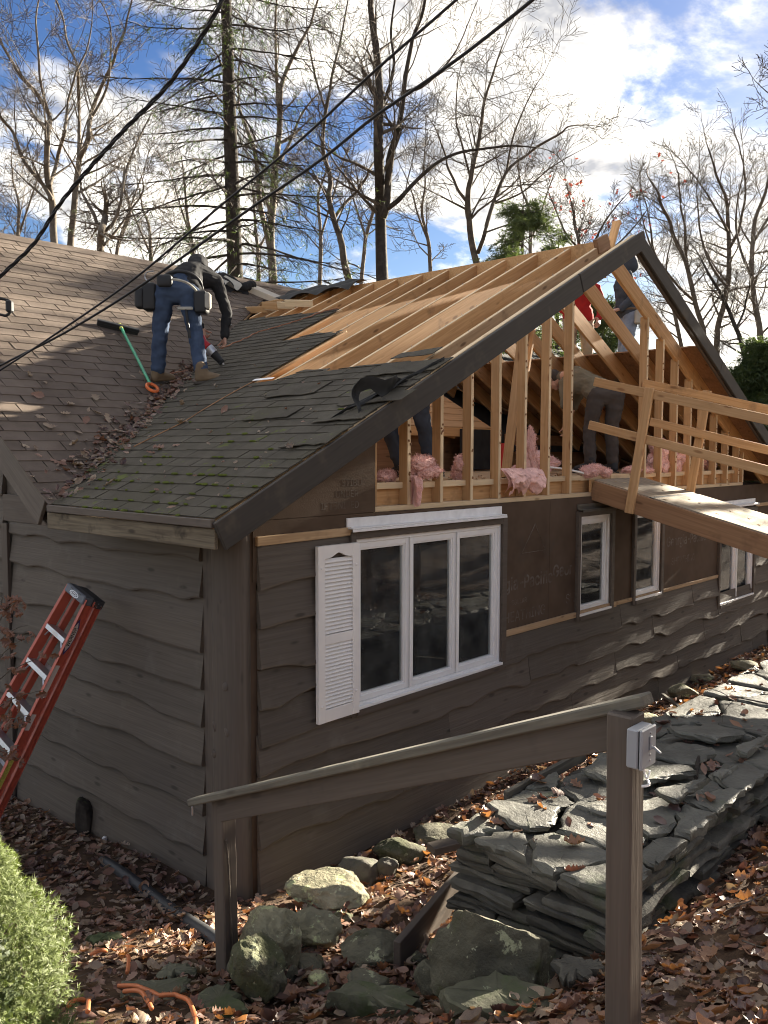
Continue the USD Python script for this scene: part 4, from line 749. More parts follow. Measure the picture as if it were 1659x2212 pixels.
def flagstone(label, u, y, hw, hd, seed, th=.06, m='mossy_flag', lift=.01, tilt=(0, 0)):
    q = hit(u, y); Z = dpt(q); s = Z / F; KEEP.append((q[0], q[1], hw * s * .72)); r = np.random.default_rng(seed); th_ = np.sort(r.uniform(0, 2 * np.pi, 7)); e = hd * s / .52
    o = np.c_[np.cos(th_) * hw * s, np.sin(th_) * e] * r.uniform(.85, 1.1, (7, 1)); o = o @ np.array([[math.cos(rt), math.sin(rt)], [-math.sin(rt), math.cos(rt)]]); hull = sg.MultiPoint(o).convex_hull; o = np.array(hull.exterior.coords)[:-1]
    v, f = slab(o, -th + lift + .045, th, seed, n=26, rough=.012, tilt=tilt); return solo('flagstone', (v, f), m, label, 'flagstone', trimesh.transformations.translation_matrix(q), smooth=28)
flagstone('broad green flagstone under the orange hose', 335, 2150, 78, 44, 31); flagstone('small round edged flagstone above the broad green one', 378, 2122, 40, 14, 32, lift=.03); flagstone('flagstone at the foot of the lower handrail post', 485, 2180, 70, 34, 33)
flagstone('mossy step stone at the bottom edge left of the tall post', 1075, 2188, 125, 40, 34, th=.1, lift=.05); flagstone('lichen flecked step stone beside the boulders', 805, 2196, 95, 40, 35, th=.1, lift=.04); flagstone('flat stone showing through leaves by the black pipe', 235, 2040, 46, 12, 36)
flagstone('thin slate slab at the foot of the stone wall', 1245, 2135, 62, 26, 37, th=.05, lift=.06, m='stone_side')
# planks left lying about
def onz(u, y, z): return onplane(u, y, (0, 0, 1), (0, 0, z))
a, b = onz(857, 2036, .46), onz(1004, 1866, .46); M_ = frame((a + b) / 2 - [0, 0, .11], b - a, (0, 0, 1)); solo('leaning_plank', cbox(np.linalg.norm(b - a), .04, .23, .004), 'grey_brown_paint', 'dark plank set on edge between boulders and the stone wall', 'plank', M_)
a, b = onz(1092, 1722, 1.00), onz(1262, 1630, 1.02); solo('thin_board', cbox(np.linalg.norm(b - a), .03, .07, .003), 'weathered_rail', 'thin weathered board lying along the back of the stone wall', 'board', frame((a + b) / 2, b - a, (0, 0, 1)))
a, b = onz(930, 1835, .40), onz(1000, 1818, .40); solo('short_board', cbox(np.linalg.norm(b - a), .10, .05, .004), 'grey_brown_paint', 'short grey offcut of board by the corner of the slab wall', 'board', frame((a + b) / 2, b - a, (0, 0, 1)))
a, b = onz(1432, 1500, .55), onz(1492, 1545, .75); solo('lath', cbox(np.linalg.norm(b - a), .035, .02, .003), 'weathered_rail', 'pale lath lying on leaves beyond the handrail end', 'lath', frame((a + b) / 2, b - a, (0, 0, 1)))
a, b = onz(1512, 1628, 1.06), onz(1503, 1680, 1.06); solo('wet_stick', tube(smoothpath([a, (a + b) / 2 + [.006, .004, .012], b], 12), .013, 6), 'dark_bark', 'dark wet stick lying across the slabs of the wall', 'stick')
# drain pipe, stump, ball, hose
pp = [hit(u, y) + [0, 0, .03] for u, y in ((222, 1868), (282, 1907), (345, 1955), (410, 2002), (470, 2044), (500, 2066))]; pz = smoothpath(pp, 60); rad = np.full(60, .037) + .003 * (np.arange(60) % 2)
solo('drain_pipe', tube(pz, rad, 10), 'pipe_black', 'black drain pipe lying in the leaves beside the left wall', 'pipe', smooth=True)
q = hit(184, 1800); solo('stump', (lambda v, f: (v, f))(*rock((0, 0, .13), (.065, .065, .19), 77, n=3, planes=4)), 'dark_bark', 'dark rotting stump standing near the left wall', 'stump', trimesh.transformations.translation_matrix(q), smooth=40)
q = hit(226, 1817); v, f = ico(2); solo('ball', (v * .021, f), 'bulb_white', 'small white ball among the leaves by the left wall', 'ball', trimesh.transformations.translation_matrix(q + [0, 0, .02]), smooth=True)
for lab, pts in (('longer curl of orange hose on the green flagstone', [(255, 2154), (300, 2160), (340, 2170), (380, 2172), (405, 2190), (420, 2215), (424, 2240)]), ('short bend of orange hose below the longer curl', [(268, 2166), (300, 2170), (318, 2182), (328, 2203)]), ('loop of orange hose showing among leaves left of the steps', [(195, 2085), (212, 2080), (230, 2072)]),
                 ('orange hose end sticking up from the leaves', [(276, 2086), (279, 2100), (275, 2120)]), ('orange hose piece at the bottom left by the shrub', [(148, 2200), (165, 2190), (182, 2182)]), ('short orange hose stub at the bottom edge', [(190, 2212), (192, 2195), (191, 2188)])):
    KEEP += [(*hit(u, y)[:2], .035) for u, y in pts]
    solo('hose', tube(smoothpath([hit(u, y) + [0, 0, .055 + .012 * math.sin(k * 2)] for k, (u, y) in enumerate(pts)], 26), .0105, 8), 'orange_hose', lab, 'hose', smooth=True)

# ---------------------------------------------------------------- fallen leaves
def leaf_shape(kind, curl, seed):
    r = np.random.default_rng(seed); n = 7; t = np.linspace(0, 1, n)
    if kind == 'oval': w = .30 * np.sin(np.pi * np.clip(t * .96 + .02, 0, 1)) ** .8
    elif kind == 'oak': w = .27 * np.sin(np.pi * np.clip(t * .95 + .03, 0, 1)) ** .6 * (1 + .38 * np.sin(t * 21)); n = 13; t = np.linspace(0, 1, n); w = .27 * np.sin(np.pi * np.clip(t * .95 + .03, 0, 1)) ** .6 * (1 + .40 * np.sin(t * 19))
    else: n = 13; t = np.linspace(0, 1, n); w = np.array([.02, .14, .30, .27, .40, .28, .36, .22, .26, .15, .15, .07, .0])
    x = t - .5; z = curl * (x * 2) ** 2 * .22 + r.normal() * .0; V = []
    for s in (-1, 0, 1): V.append(np.c_[x, s * w, z + (np.abs(s) * w * (.55 * curl + .25) + (r.normal(size=n) * .035 if s else 0))])
    V = np.vstack(V); Fs = []
    for s in range(2):
        for j in range(n - 1): a, b = s * n + j, (s + 1) * n + j; Fs += [(a, a + 1, b + 1), (a, b + 1, b)]
    return V, np.array(Fs)
def scatter(name, label, cat, P, N, S, mats, protos, seed):
    """One PointInstancer of leaves. P points, N normals, S sizes."""
    r = np.random.default_rng(seed); path = numbered('/World', name); pi = UsdGeom.PointInstancer.Define(stage, path); WORLDM[path] = np.eye(4); targets = []
    WORLDM[path + '/shapes'] = np.eye(4); UsdGeom.Scope.Define(stage, path + '/shapes')
    for k, (kind, curl) in enumerate(protos):
        for m, wgt in mats:
            targets += [part(path + '/shapes', 'leaf', leaf_shape(kind, curl, k), m, smooth=True)] * wgt
    uniq = list(dict.fromkeys(targets)); ind = {u: k for k, u in enumerate(uniq)}
    for u in uniq: pi.GetPrototypesRel().AddTarget(u)
    k = len(P); pick = r.integers(0, len(targets), k); pi.CreateProtoIndicesAttr([ind[targets[q]] for q in pick])
    pi.CreatePositionsAttr(Vt.Vec3fArray.FromNumpy(np.asarray(P, np.float32))); pi.CreateScalesAttr(Vt.Vec3fArray.FromNumpy((np.asarray(S)[:, None] * np.ones(3) * np.c_[np.ones(k), r.uniform(.65, 1.2, k), r.uniform(.4, 1.5, k)]).astype(np.float32)))
    Q = []
    for q in range(k):
        n = nrm(N[q] + r.normal(size=3) * .33); t = nrm(np.cross(n, r.normal(size=3))); 
        if r.random() < .3: n = -n
        b = np.cross(n, t); Rm = np.eye(4); Rm[:3, 0], Rm[:3, 1], Rm[:3, 2] = t, b, n; w = trimesh.transformations.quaternion_from_matrix(Rm); Q.append(Gf.Quath(float(w[0]), float(w[1]), float(w[2]), float(w[3])))
    pi.CreateOrientationsAttr(Vt.QuathArray(Q)); data(pi.GetPrim(), label=label, category=cat, kind='stuff')
r = np.random.default_rng(31)
PR = [('oval', .5), ('oval', 1.1), ('oak', .4), ('oak', .9), ('maple', .5), ('oval', .15)]
def gnorm(p): e = .04; gx_ = (ground(p[:, 0] + e, p[:, 1]) - ground(p[:, 0] - e, p[:, 1])) / (2 * e); gy_ = (ground(p[:, 0], p[:, 1] + e) - ground(p[:, 0], p[:, 1] - e)) / (2 * e); return np.c_[-gx_, -gy_, np.ones(len(p))]
def field(n, x0, x1, y0, y1, keep):
    p = np.c_[r.uniform(x0, x1, n), r.uniform(y0, y1, n)]; p = p[keep(p)]; m = np.ones(len(p), bool)
    for a, b, d in KEEP: m &= (np.hypot(p[:, 0] - a, p[:, 1] - b) > d) | (r.random(len(p)) < .10)
    return p[m]
onwall = lambda p: (p[:, 0] > WX0 - .04) & (p[:, 1] > WY0 - .04) & (p[:, 1] < WY1 + .02)
inhouse = lambda p: (p[:, 0] > -.07) & (p[:, 1] > -.07)
bed = np.vstack([field(7500, -.9, 9.8, -1.75, -.06, lambda p: ~onwall(p) & ~inhouse(p) & ((p[:, 0] < 5) | (r.random(len(p)) < .6)) & ~((p[:, 0] < .9) & (p[:, 1] > -.42) & (r.random(len(p)) < .75)))])
path_ = field(8000, -2.2, 5.5, -4.6, -2.6, lambda p: ~onwall(p))
yard = field(8500, -2.6, -.06, -2.6, 4.5, lambda p: ~onwall(p) & ~inhouse(p))
def put(p, lo, hi): return np.c_[p, ground(p[:, 0], p[:, 1]) + r.uniform(.0, .045, len(p))], gnorm(p), np.where(r.random(len(p)) < .35, r.uniform(.3, .6, len(p)), 1) * r.uniform(lo, hi, len(p))
scatter('leaf_litter', 'fallen brown leaves filling the bed between house and stone wall', 'leaves', *put(bed, .055, .115), [('leaf_brown', 4), ('leaf_orange', 3), ('leaf_tan', 2), ('leaf_dark', 2)], PR, 1)
scatter('leaf_litter', 'fallen brown leaves covering the path right of the stone wall', 'leaves', *put(path_, .05, .11), [('leaf_brown', 4), ('leaf_orange', 3), ('leaf_tan', 2), ('leaf_dark', 3)], PR, 2)
scatter('leaf_litter', 'fallen leaves in the shady yard left of the house corner', 'leaves', *put(yard, .05, .10), [('leaf_brown', 5), ('leaf_orange', 1), ('leaf_tan', 4), ('leaf_dark', 2)], PR, 3)
tp = np.c_[r.uniform(0, 6, 240), r.uniform(WY0 + .05, WY1, 240)]
scatter('leaf_litter', 'scattered wet leaves lying in the gaps of the stone wall top', 'leaves', np.c_[tp, WT + r.uniform(.0, .045, 240)], np.tile([0, 0, 1.], (240, 1)), r.uniform(.05, .11, 240), [('leaf_dark', 3), ('leaf_orange', 2), ('leaf_brown', 3)], PR, 4)
# roof: a drift in the valley and single leaves around it
vn = nrm(np.array([-P, -PM, 2.])); k = 620; t = r.random(k) ** .8; xv = -.44 + t * 2.6; off = r.normal(size=k) * (.05 + .05 * (1 - t)); pv_ = np.c_[xv + off * .8, valley_y(xv) - .06 - off * .9 + r.normal(size=k) * .02]
zz = np.maximum(LZ(pv_[:, 0]), MZ(pv_[:, 1])); scatter('roof_leaves', 'drift of dead leaves lying in the roof valley', 'leaves', np.c_[pv_, zz + r.uniform(.015, .05, k)], np.tile(vn, (k, 1)), r.uniform(.03, .08, k), [('leaf_dark', 4), ('leaf_brown', 3), ('leaf_tan', 2)], PR, 5)
lp = [(113, 930), (100, 925), (128, 942), (75, 975), (85, 990), (170, 940), (185, 915), (190, 890), (210, 898), (120, 1000), (58, 968), (135, 1010), (160, 965), (230, 910), (140, 900), (215, 955), (90, 905), (150, 880), (165, 1010), (205, 865), (80, 860), (100, 830), (60, 815), (180, 990), (285, 815), (305, 810), (150, 1050)]
lq = np.array([MSp(u, y) for u, y in lp]); scatter('roof_leaves', 'loose pale leaves lying on the brown main roof', 'leaves', lq + [0, -.01, .022], np.tile([0, -PM, 1.], (len(lq), 1)), r.uniform(.07, .12, len(lq)), [('leaf_tan', 3), ('leaf_brown', 1)], [('oak', .4), ('maple', .5), ('oak', .9)], 6)
lp = [(328, 985), (345, 975), (385, 965), (370, 1100), (240, 1050), (390, 920), (395, 878), (485, 892), (300, 925), (250, 935), (415, 1080), (560, 935), (630, 975)] + [(r.uniform(300, 800), r.uniform(690, 1080)) for _ in range(90)]
lq = np.array([LSp(u, y) for u, y in lp]); kk = (lq[:, 1] > -.3) & (lq[:, 1] < valley_y(lq[:, 0]) - .05) & (lq[:, 0] < np.where(lq[:, 1] < 1.85, 1.6, 2.7)) & (lq[:, 0] > -.4); big = np.arange(len(lq)) < 13
scatter('roof_leaves', 'loose leaves and bark bits on the mossy wing roof', 'leaves', lq[kk] + [-.006, 0, .022], np.tile([-P, 0, 1.], (kk.sum(), 1)), np.where(big, .10, .035)[kk] * r.uniform(.7, 1.1, kk.sum()), [('leaf_tan', 2), ('leaf_brown', 2)], PR[:4], 7)
# moss cushions on the wing roof
mp_, mn = [], 0; mv = []
for k in range(150):
    cx, sx = r.uniform(-4.0, .3), abs(r.normal()) * .8; x, s = -cx, sx
    xw = -OV + s / cl
    if x > valley_y(xw) - .1 or s > 1.6: continue
    s = (math.floor(s / .128) + .04) * .128; v, f = rock((x, 0, 0), (.010 + .028 * r.random(), .006 + .008 * r.random(), .007), k, n=1, planes=1); v = v + [-2 * x, s, .018]; mv.append(((np.c_[v, np.ones(len(v))] @ ML2.T)[:, :3], f))
plain('moss_green', (.085, .100, .024), rough=1., spec=.05, var=.4, scale=50, bump=.6, bscale=200)
solo('moss', join(mv), 'moss_green', 'yellow green moss cushions along the shingle edges of the wing', 'moss', kind='stuff')
# twigs and needles on the ground wall top
tw = thing('bare_twig', 'bare grey twig lying over the slabs of the stone wall', 'twig', tuple(onz(1560, 1500, 1.08)))
base = [onz(u, y, 1.10) for u, y in ((1659, 1520), (1600, 1508), (1555, 1505), (1520, 1512))]
part(tw, 'stem', tube(smoothpath(base, 20), np.linspace(.006, .002, 20), 4), 'bark'); part(tw, 'side_shoot', tube(smoothpath([onz(1600, 1508, 1.10), onz(1565, 1535, 1.12), onz(1560, 1560, 1.09)], 12), np.linspace(.004, .0015, 12), 4), 'bark'); part(tw, 'side_shoot', tube(smoothpath([onz(1575, 1506, 1.10), onz(1540, 1490, 1.13), onz(1520, 1500, 1.1)], 12), np.linspace(.004, .0015, 12), 4), 'bark')

r = np.random.default_rng(61); tp_, tr_ = [], []
for x0, x1, y0, y1, n in ((-2.2, -.1, -2.2, 2.5, 60), (.1, 6, -1.6, -.15, 45), (-1.5, 3, -4.2, -2.75, 55)):
    for k in range(n):
        x, y, a, L = r.uniform(x0, x1), r.uniform(y0, y1), r.uniform(0, 6.28), r.uniform(.08, .35); s = np.linspace(-.5, .5, 5); q = np.c_[x + np.cos(a) * s * L, y + np.sin(a) * s * L]; q = q + np.r_[0, r.normal(size=(4, 1)).ravel()].reshape(5, 1).cumsum(0) * .006
        if ((q[:, 0] > -.1) & (q[:, 1] > -.1)).any(): continue
        tp_.append(np.c_[q, ground(q[:, 0], q[:, 1]) + .03 + r.uniform(0, .02)]); tr_.append(np.linspace(1, .5, 5) * r.uniform(.002, .005))
solo('twigs', tubes(tp_, tr_, 4), 'bark', 'broken twigs strewn among the fallen leaves', 'twigs', kind='stuff')
# ---------------------------------------------------------------- stepladder
tr = onplane(193, 1296, (1, 0, 0), (-.30, 0, 0)); ft = np.array([-1.06, 2.02, float(ground(-1.06, 2.02)[0])]); LL = np.linalg.norm(tr - ft); e = (tr - ft) / LL; d = nrm(np.array([1., 0, 0]) - e[0] * e); w = np.cross(e, d)
lad = thing('stepladder', 'red fibreglass stepladder folded and leaned against the dark left wall', 'ladder', tuple(ft))
def lpt(s, t, q): return ft + e * s + w * t + d * q
LM = np.eye(4); LM[:3, 0], LM[:3, 1], LM[:3, 2], LM[:3, 3] = e, w, d, ft
def channel(a, b, dep, fl, inward):
    L = np.linalg.norm(b - a); m = join([cbox(L, .004, dep, .0015)] + [(lambda v: (v[0] + [0, inward * fl / 2, s_ * (dep / 2 - .002)], v[1]))(cbox(L, fl, .004, .0015)) for s_ in (-1, 1)]); return m, frame((a + b) / 2, b - a, d)
def lrail(name, a, b, dep, fl, inward, m='ladder_red'): mm, M = channel(a, b, dep, fl, inward); return part(lad, name, mm, m, M)
tw_, bw_ = .25, .50
fr_r = lrail('front_rail', lpt(0, 0, 0), lpt(LL, 0, 0), .078, .030, 1); lrail('front_rail', lpt(0, bw_, 0), lpt(LL, tw_, 0), .078, .030, -1)
lrail('rear_rail', lpt(.02, .015, .105), lpt(LL - .02, .012, .088), .055, .028, 1); lrail('rear_rail', lpt(.02, bw_ - .03, .105), lpt(LL - .02, tw_ - .012, .088), .055, .028, -1)
for k in range(1, 7):
    s = LL - .03 - k * .298
    if s < .1: break
    t1 = bw_ + (tw_ - bw_) * s / LL
    st = part(lad, 'step', join([(lambda v: (v[0] + [s, t1 / 2, .0], v[1]))(cbox(.004, t1 - .01, .080, .001)), (lambda v: (v[0] + [s - .016, t1 / 2, -.040], v[1]))(cbox(.036, t1 - .01, .003, .001))]), 'aluminium', LM)
    for t0, sg_ in ((.012, 1), (t1 - .012, -1)): part(st, 'step_brace', tube([(lpt(s - .02, t0 + sg_ * .05, -.03)), (lpt(s - .085, t0, -.02))], .006, 4), 'aluminium')
    if k == 1: part(st, 'step_label', (lambda v: (v[0] + [s - .018, t1 / 2, -.0425], v[1]))(cbox(.024, .075, .001, .0003)), 'sticker_white', LM)
for k in range(1, 5): s = LL - .25 - k * .40; t1 = bw_ + (tw_ - bw_) * s / LL; part(lad, 'rear_brace', (lambda v: (v[0] + [s, t1 / 2, .12], v[1]))(cbox(.03, t1 - .03, .003, .001)), 'aluminium', LM)
cap = part(lad, 'cap', bx(LL - .045, LL + .022, -.012, tw_ + .012, -.052, .03, .008), 'ladder_cap', LM); part(lad, 'cap_side', bx(LL - .05, LL + .016, -.015, tw_ + .014, .031, .13, .006), 'ladder_black', LM)
for t in (.06, .18): part(cap, 'slot', bx(LL + .004, LL + .012, t - .02, t + .02, -.0535, -.05, .001), 'ladder_black', LM)
for s, q in ((-.02, .05), (-.01, .08), (-.035, .075), (-.02, .105)): v, f = ico(1); part(cap, 'rivet', (v * .004 + [LL + s, -.0155, q], f), 'steel', LM, smooth=True)
def oval(M, rx, ry, z, m, parent, name, th=.0006):
    t = np.linspace(0, 2 * np.pi, 33)[:-1]; return part(parent, name, extrude(np.c_[np.cos(t) * rx, np.sin(t) * ry], th, trimesh.transformations.translation_matrix((0, 0, z))), m, M)
def lettering(text, h, M, z, m, parent, bold=True):
    t = meshkit.text_mesh(text, h, .0005, bold); v = np.array(t.vertices); v[:, :2] -= (v[:, :2].min(0) + v[:, :2].max(0)) / 2; part(parent, 'lettering', (v + [0, 0, z], t.faces), m, M)
# on the climbing face of the cap: x along -w (left to right as seen), y up
CM = np.eye(4); CM[:3, 0], CM[:3, 1], CM[:3, 2], CM[:3, 3] = -w, e, -d, lpt(LL - .018, tw_ / 2, -.0525)
oval(CM, .062, .021, 0, 'print_white', cap, 'emblem'); oval(CM, .050, .0155, .0008, 'ladder_cap', cap, 'emblem'); oval(CM, .040, .011, .0016, 'print_white', cap, 'emblem'); lettering('WERNER', .010, CM, .0024, 'ink', cap)
# on the outer face of the front rail (facing -w): reads up the rail
RM = np.eye(4); RM[:3, 0], RM[:3, 1], RM[:3, 2], RM[:3, 3] = e, d, np.cross(e, d) * 1., lpt(LL - .30, -.0026, .0)
if RM[:3, 2] @ w > 0: RM[:3, 1], RM[:3, 2] = -d, -RM[:3, 2]
dia = lambda rx, ry: [(-rx, 0), (-rx * .55, -ry * .8), (0, -ry), (rx * .55, -ry * .8), (rx, 0), (rx * .55, ry * .8), (0, ry), (-rx * .55, ry * .8)]
part(fr_r, 'emblem', extrude(dia(.150, .030), .0005), 'sticker_blue', RM); part(fr_r, 'emblem', extrude(dia(.118, .025), .0005, trimesh.transformations.translation_matrix((0, 0, .0008))), 'sticker_white', RM); lettering('WERNER', .026, RM, .0016, 'ink', fr_r)
for s, L, m in ((.66, .26, 'sticker_white'), (.99, .13, 'sticker_white'), (1.42, .26, 'sticker_yellow')): part(fr_r, 'label', (lambda v: (v[0] + [.30 - s, .0, 0], v[1]))(cbox(L, .042, .0006, .0001)), m, RM)
for s in (1.21, 1.23): v, f = ico(1); part(fr_r, 'rivet', (v * .005 + [.3 - s, .015 if s > 1.22 else -.01, 0], f), 'steel', RM, smooth=True)

# ---------------------------------------------------------------- shrub and sapling at the left edge
def sprigs(C, D, L, r, nn=9, wid=.0035):
    """Needle sprigs: thin pointed blades round short stems. C centres, D directions."""
    V, Fs, n0 = [], [], 0; k = len(C)
    a = r.random((k, nn)) * 2 * np.pi; h = r.uniform(.0, 1, (k, nn)); D = D / np.linalg.norm(D, axis=1, keepdims=True); ref = np.where(np.abs(D[:, 2:3]) < .9, [[0, 0, 1.]], [[1., 0, 0]]); A = np.cross(D, ref); A /= np.linalg.norm(A, axis=1, keepdims=True); B = np.cross(D, A)
    side = A[:, None] * np.cos(a)[..., None] + B[:, None] * np.sin(a)[..., None]; base = C[:, None] + D[:, None] * (h * L)[..., None]; nd = D[:, None] * .62 + side * .78; tip = base + nd * (L * .85); pr = np.cross(nd, side); pr = pr / (np.linalg.norm(pr, axis=2, keepdims=True) + 1e-9) * wid
    V = np.stack([base - pr, base + pr, tip], 2).reshape(-1, 3); return V, np.arange(len(V)).reshape(-1, 3)
r = np.random.default_rng(51); ax = deep(-70, 2100, 2.36); zb_ = float(ground(ax[0], ax[1])[0]); H = 1.87 - zb_
k = 9500; hz = r.random(k) ** .75; prof = .35 * (1 - hz ** 1.4) ** .8 + .02; ang = r.uniform(0, 2 * np.pi, k); lump = 1 + .55 * (meshkit.fbm(np.c_[np.cos(ang) * 2.2, np.sin(ang) * 2.2, hz * 6], 3, 5) - .5) * 2; rad = prof * lump * r.uniform(.66, 1.05, k)
C = np.c_[ax[0] + np.cos(ang) * rad, ax[1] + np.sin(ang) * rad, zb_ + hz * H]; D = np.c_[np.cos(ang), np.sin(ang), .75 + 0 * ang] + r.normal(size=(k, 3)) * .35
sb = thing('dwarf_spruce', 'bright green dwarf spruce shrub in the bottom left corner', 'shrub', (ax[0], ax[1], zb_)); part(sb, 'stem', tube([(ax[0], ax[1], zb_ - .1), (ax[0], ax[1], zb_ + H * .9)], [.03, .006], 6), 'bark')
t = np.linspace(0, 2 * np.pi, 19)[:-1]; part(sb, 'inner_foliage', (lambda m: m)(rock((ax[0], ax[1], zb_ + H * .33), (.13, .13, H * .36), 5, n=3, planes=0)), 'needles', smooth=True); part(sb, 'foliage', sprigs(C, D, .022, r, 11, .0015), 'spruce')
# ---------------------------------------------------------------- people
def ball(c, rad, n=20): return manifold3d.Manifold.sphere(float(rad), n).translate([float(x) for x in c])
def limb(chain):
    """Hulls of neighbouring spheres; chain of (point, radius)."""
    return [manifold3d.Manifold.batch_hull([ball(*a), ball(*b)]) for a, b in zip(chain, chain[1:])]
def flesh(ms, edge=.02, smooth=12, wrinkle=0., ws=14., seed=0):
    m = manifold3d.Manifold.batch_boolean(ms, manifold3d.OpType.Add).refine_to_length(edge).to_mesh()
    t = trimesh.Trimesh(m.vert_properties[:, :3], m.tri_verts, process=True); q0 = np.array(t.vertices); trimesh.smoothing.filter_taubin(t, iterations=smooth); dq = np.array(t.vertices) - q0; ln = np.linalg.norm(dq, axis=1); t.vertices = np.where(((ln < .03) & np.isfinite(ln))[:, None], q0 + np.nan_to_num(dq), q0)
    if wrinkle:
        q = np.array(t.vertices); t.vertices = q + t.vertex_normals * ((meshkit.fbm(q * ws * [1, 1, 1.8], 3, seed) - .5) * 2 * wrinkle)[:, None]
    return t
V3 = lambda *a: np.array(a, float)
def head_parts(c, fwd, up, s=1.):
    f = nrm(fwd); u = nrm(np.asarray(up) - (np.asarray(up) @ f) * f); l = np.cross(u, f); P_ = lambda a, b, h: c + (f * a + l * b + u * h) * s; B_ = lambda a, b, h, q: ball(P_(a, b, h), q * s)
    return [manifold3d.Manifold.batch_hull([B_(.0, 0, .045, .078), B_(-.03, 0, .03, .075), B_(.03, .0, -.045, .055)]), manifold3d.Manifold.batch_hull([B_(.02, 0, -.03, .06), B_(.055, 0, -.10, .026), B_(.03, .035, -.07, .025), B_(.03, -.035, -.07, .025)]),
            manifold3d.Manifold.batch_hull([B_(.085, 0, .01, .010), B_(.102, 0, -.028, .012)]), manifold3d.Manifold.batch_hull([B_(.08, .012, -.028, .010), B_(.08, -.012, -.028, .010)]), manifold3d.Manifold.batch_hull([B_(.078, .018, -.066, .009), B_(.078, -.018, -.066, .009)]),
            manifold3d.Manifold.batch_hull([B_(.074, .045, .022, .012), B_(.08, .012, .026, .011)]), manifold3d.Manifold.batch_hull([B_(.074, -.045, .022, .012), B_(.08, -.012, .026, .011)])] + \
           [manifold3d.Manifold.batch_hull([B_(-.005, k * .078, .012, .014), B_(-.008, k * .078, -.022, .010), B_(-.02, k * .086, .008, .008)]) for k in (-1, 1)]
def hand_parts(wr, d, n, thumb, curl, s=1.):
    """Palm and five fingers from the wrist along d; n is the back of the hand, the fingers curl away from it; thumb on the side given."""
    d = nrm(d); n = nrm(np.asarray(n) - (np.asarray(n) @ d) * d); t = nrm(np.cross(d, n)) * thumb; pt = lambda a, b, c: wr + (d * a + t * b + n * c) * s
    out = [manifold3d.Manifold.batch_hull([ball(pt(.0, .014, 0), .020 * s), ball(pt(.0, -.014, 0), .020 * s), ball(pt(.085, .034, 0), .013 * s), ball(pt(.078, -.034, 0), .012 * s)])]
    for b, L in ((.033, .070), (.011, .080), (-.012, .074), (-.033, .058)):
        p = pt(.084, b, 0); a = 0.; ch = [(p, .0092 * s)]
        for q, k in zip((.45, .32, .23), (.5, .9, .7)):
            a += curl * k; p = p + (d * math.cos(a) - n * math.sin(a)) * L * q * s; ch.append((p, (.0092 - .0012 * len(ch)) * s))
        out += limb(ch)
    p0 = pt(.02, .03, -.004); dd = nrm(d * .6 + t * .75 - n * .3); p1 = p0 + dd * .04 * s; dd2 = nrm(d * .9 + t * .2 - n * (.3 + .5 * curl)); p2 = p1 + dd2 * .030 * s; p3 = p2 + nrm(dd2 - n * .4 * curl) * .024 * s
    return out + limb([(p0, .014 * s), (p1, .011 * s), (p2, .0098 * s), (p3, .008 * s)])
def boot(parent, ankle, toe_dir, mat_='boot_leather', up=(0, 0, 1), name='boot'):
    f = nrm(toe_dir); u = nrm(np.asarray(up) - (np.asarray(up) @ f) * f); l = np.cross(u, f); P_ = lambda a, b, h: ankle + f * a + l * b + u * h
    m = flesh([manifold3d.Manifold.batch_hull([ball(P_(-.005, 0, .06), .055), ball(P_(-.03, 0, -.045), .045), ball(P_(.03, 0, -.02), .05)]), manifold3d.Manifold.batch_hull([ball(P_(-.035, 0, -.05), .042), ball(P_(.06, 0, -.035), .046), ball(P_(.15, .008, -.058), .040), ball(P_(.165, -.012, -.062), .034)])], .018, 6, .003, 20)
    b = part(parent, name, m, mat_, smooth=True)
    out = sg.LineString([(-.045, 0), (.06, 0), (.16, 0)]).buffer(.047); M = np.eye(4); M[:3, 0], M[:3, 1], M[:3, 2], M[:3, 3] = f, l, u, P_(0, 0, -.108)
    part(b, 'sole', extrude(out, .022, M), 'boot_sole'); return b
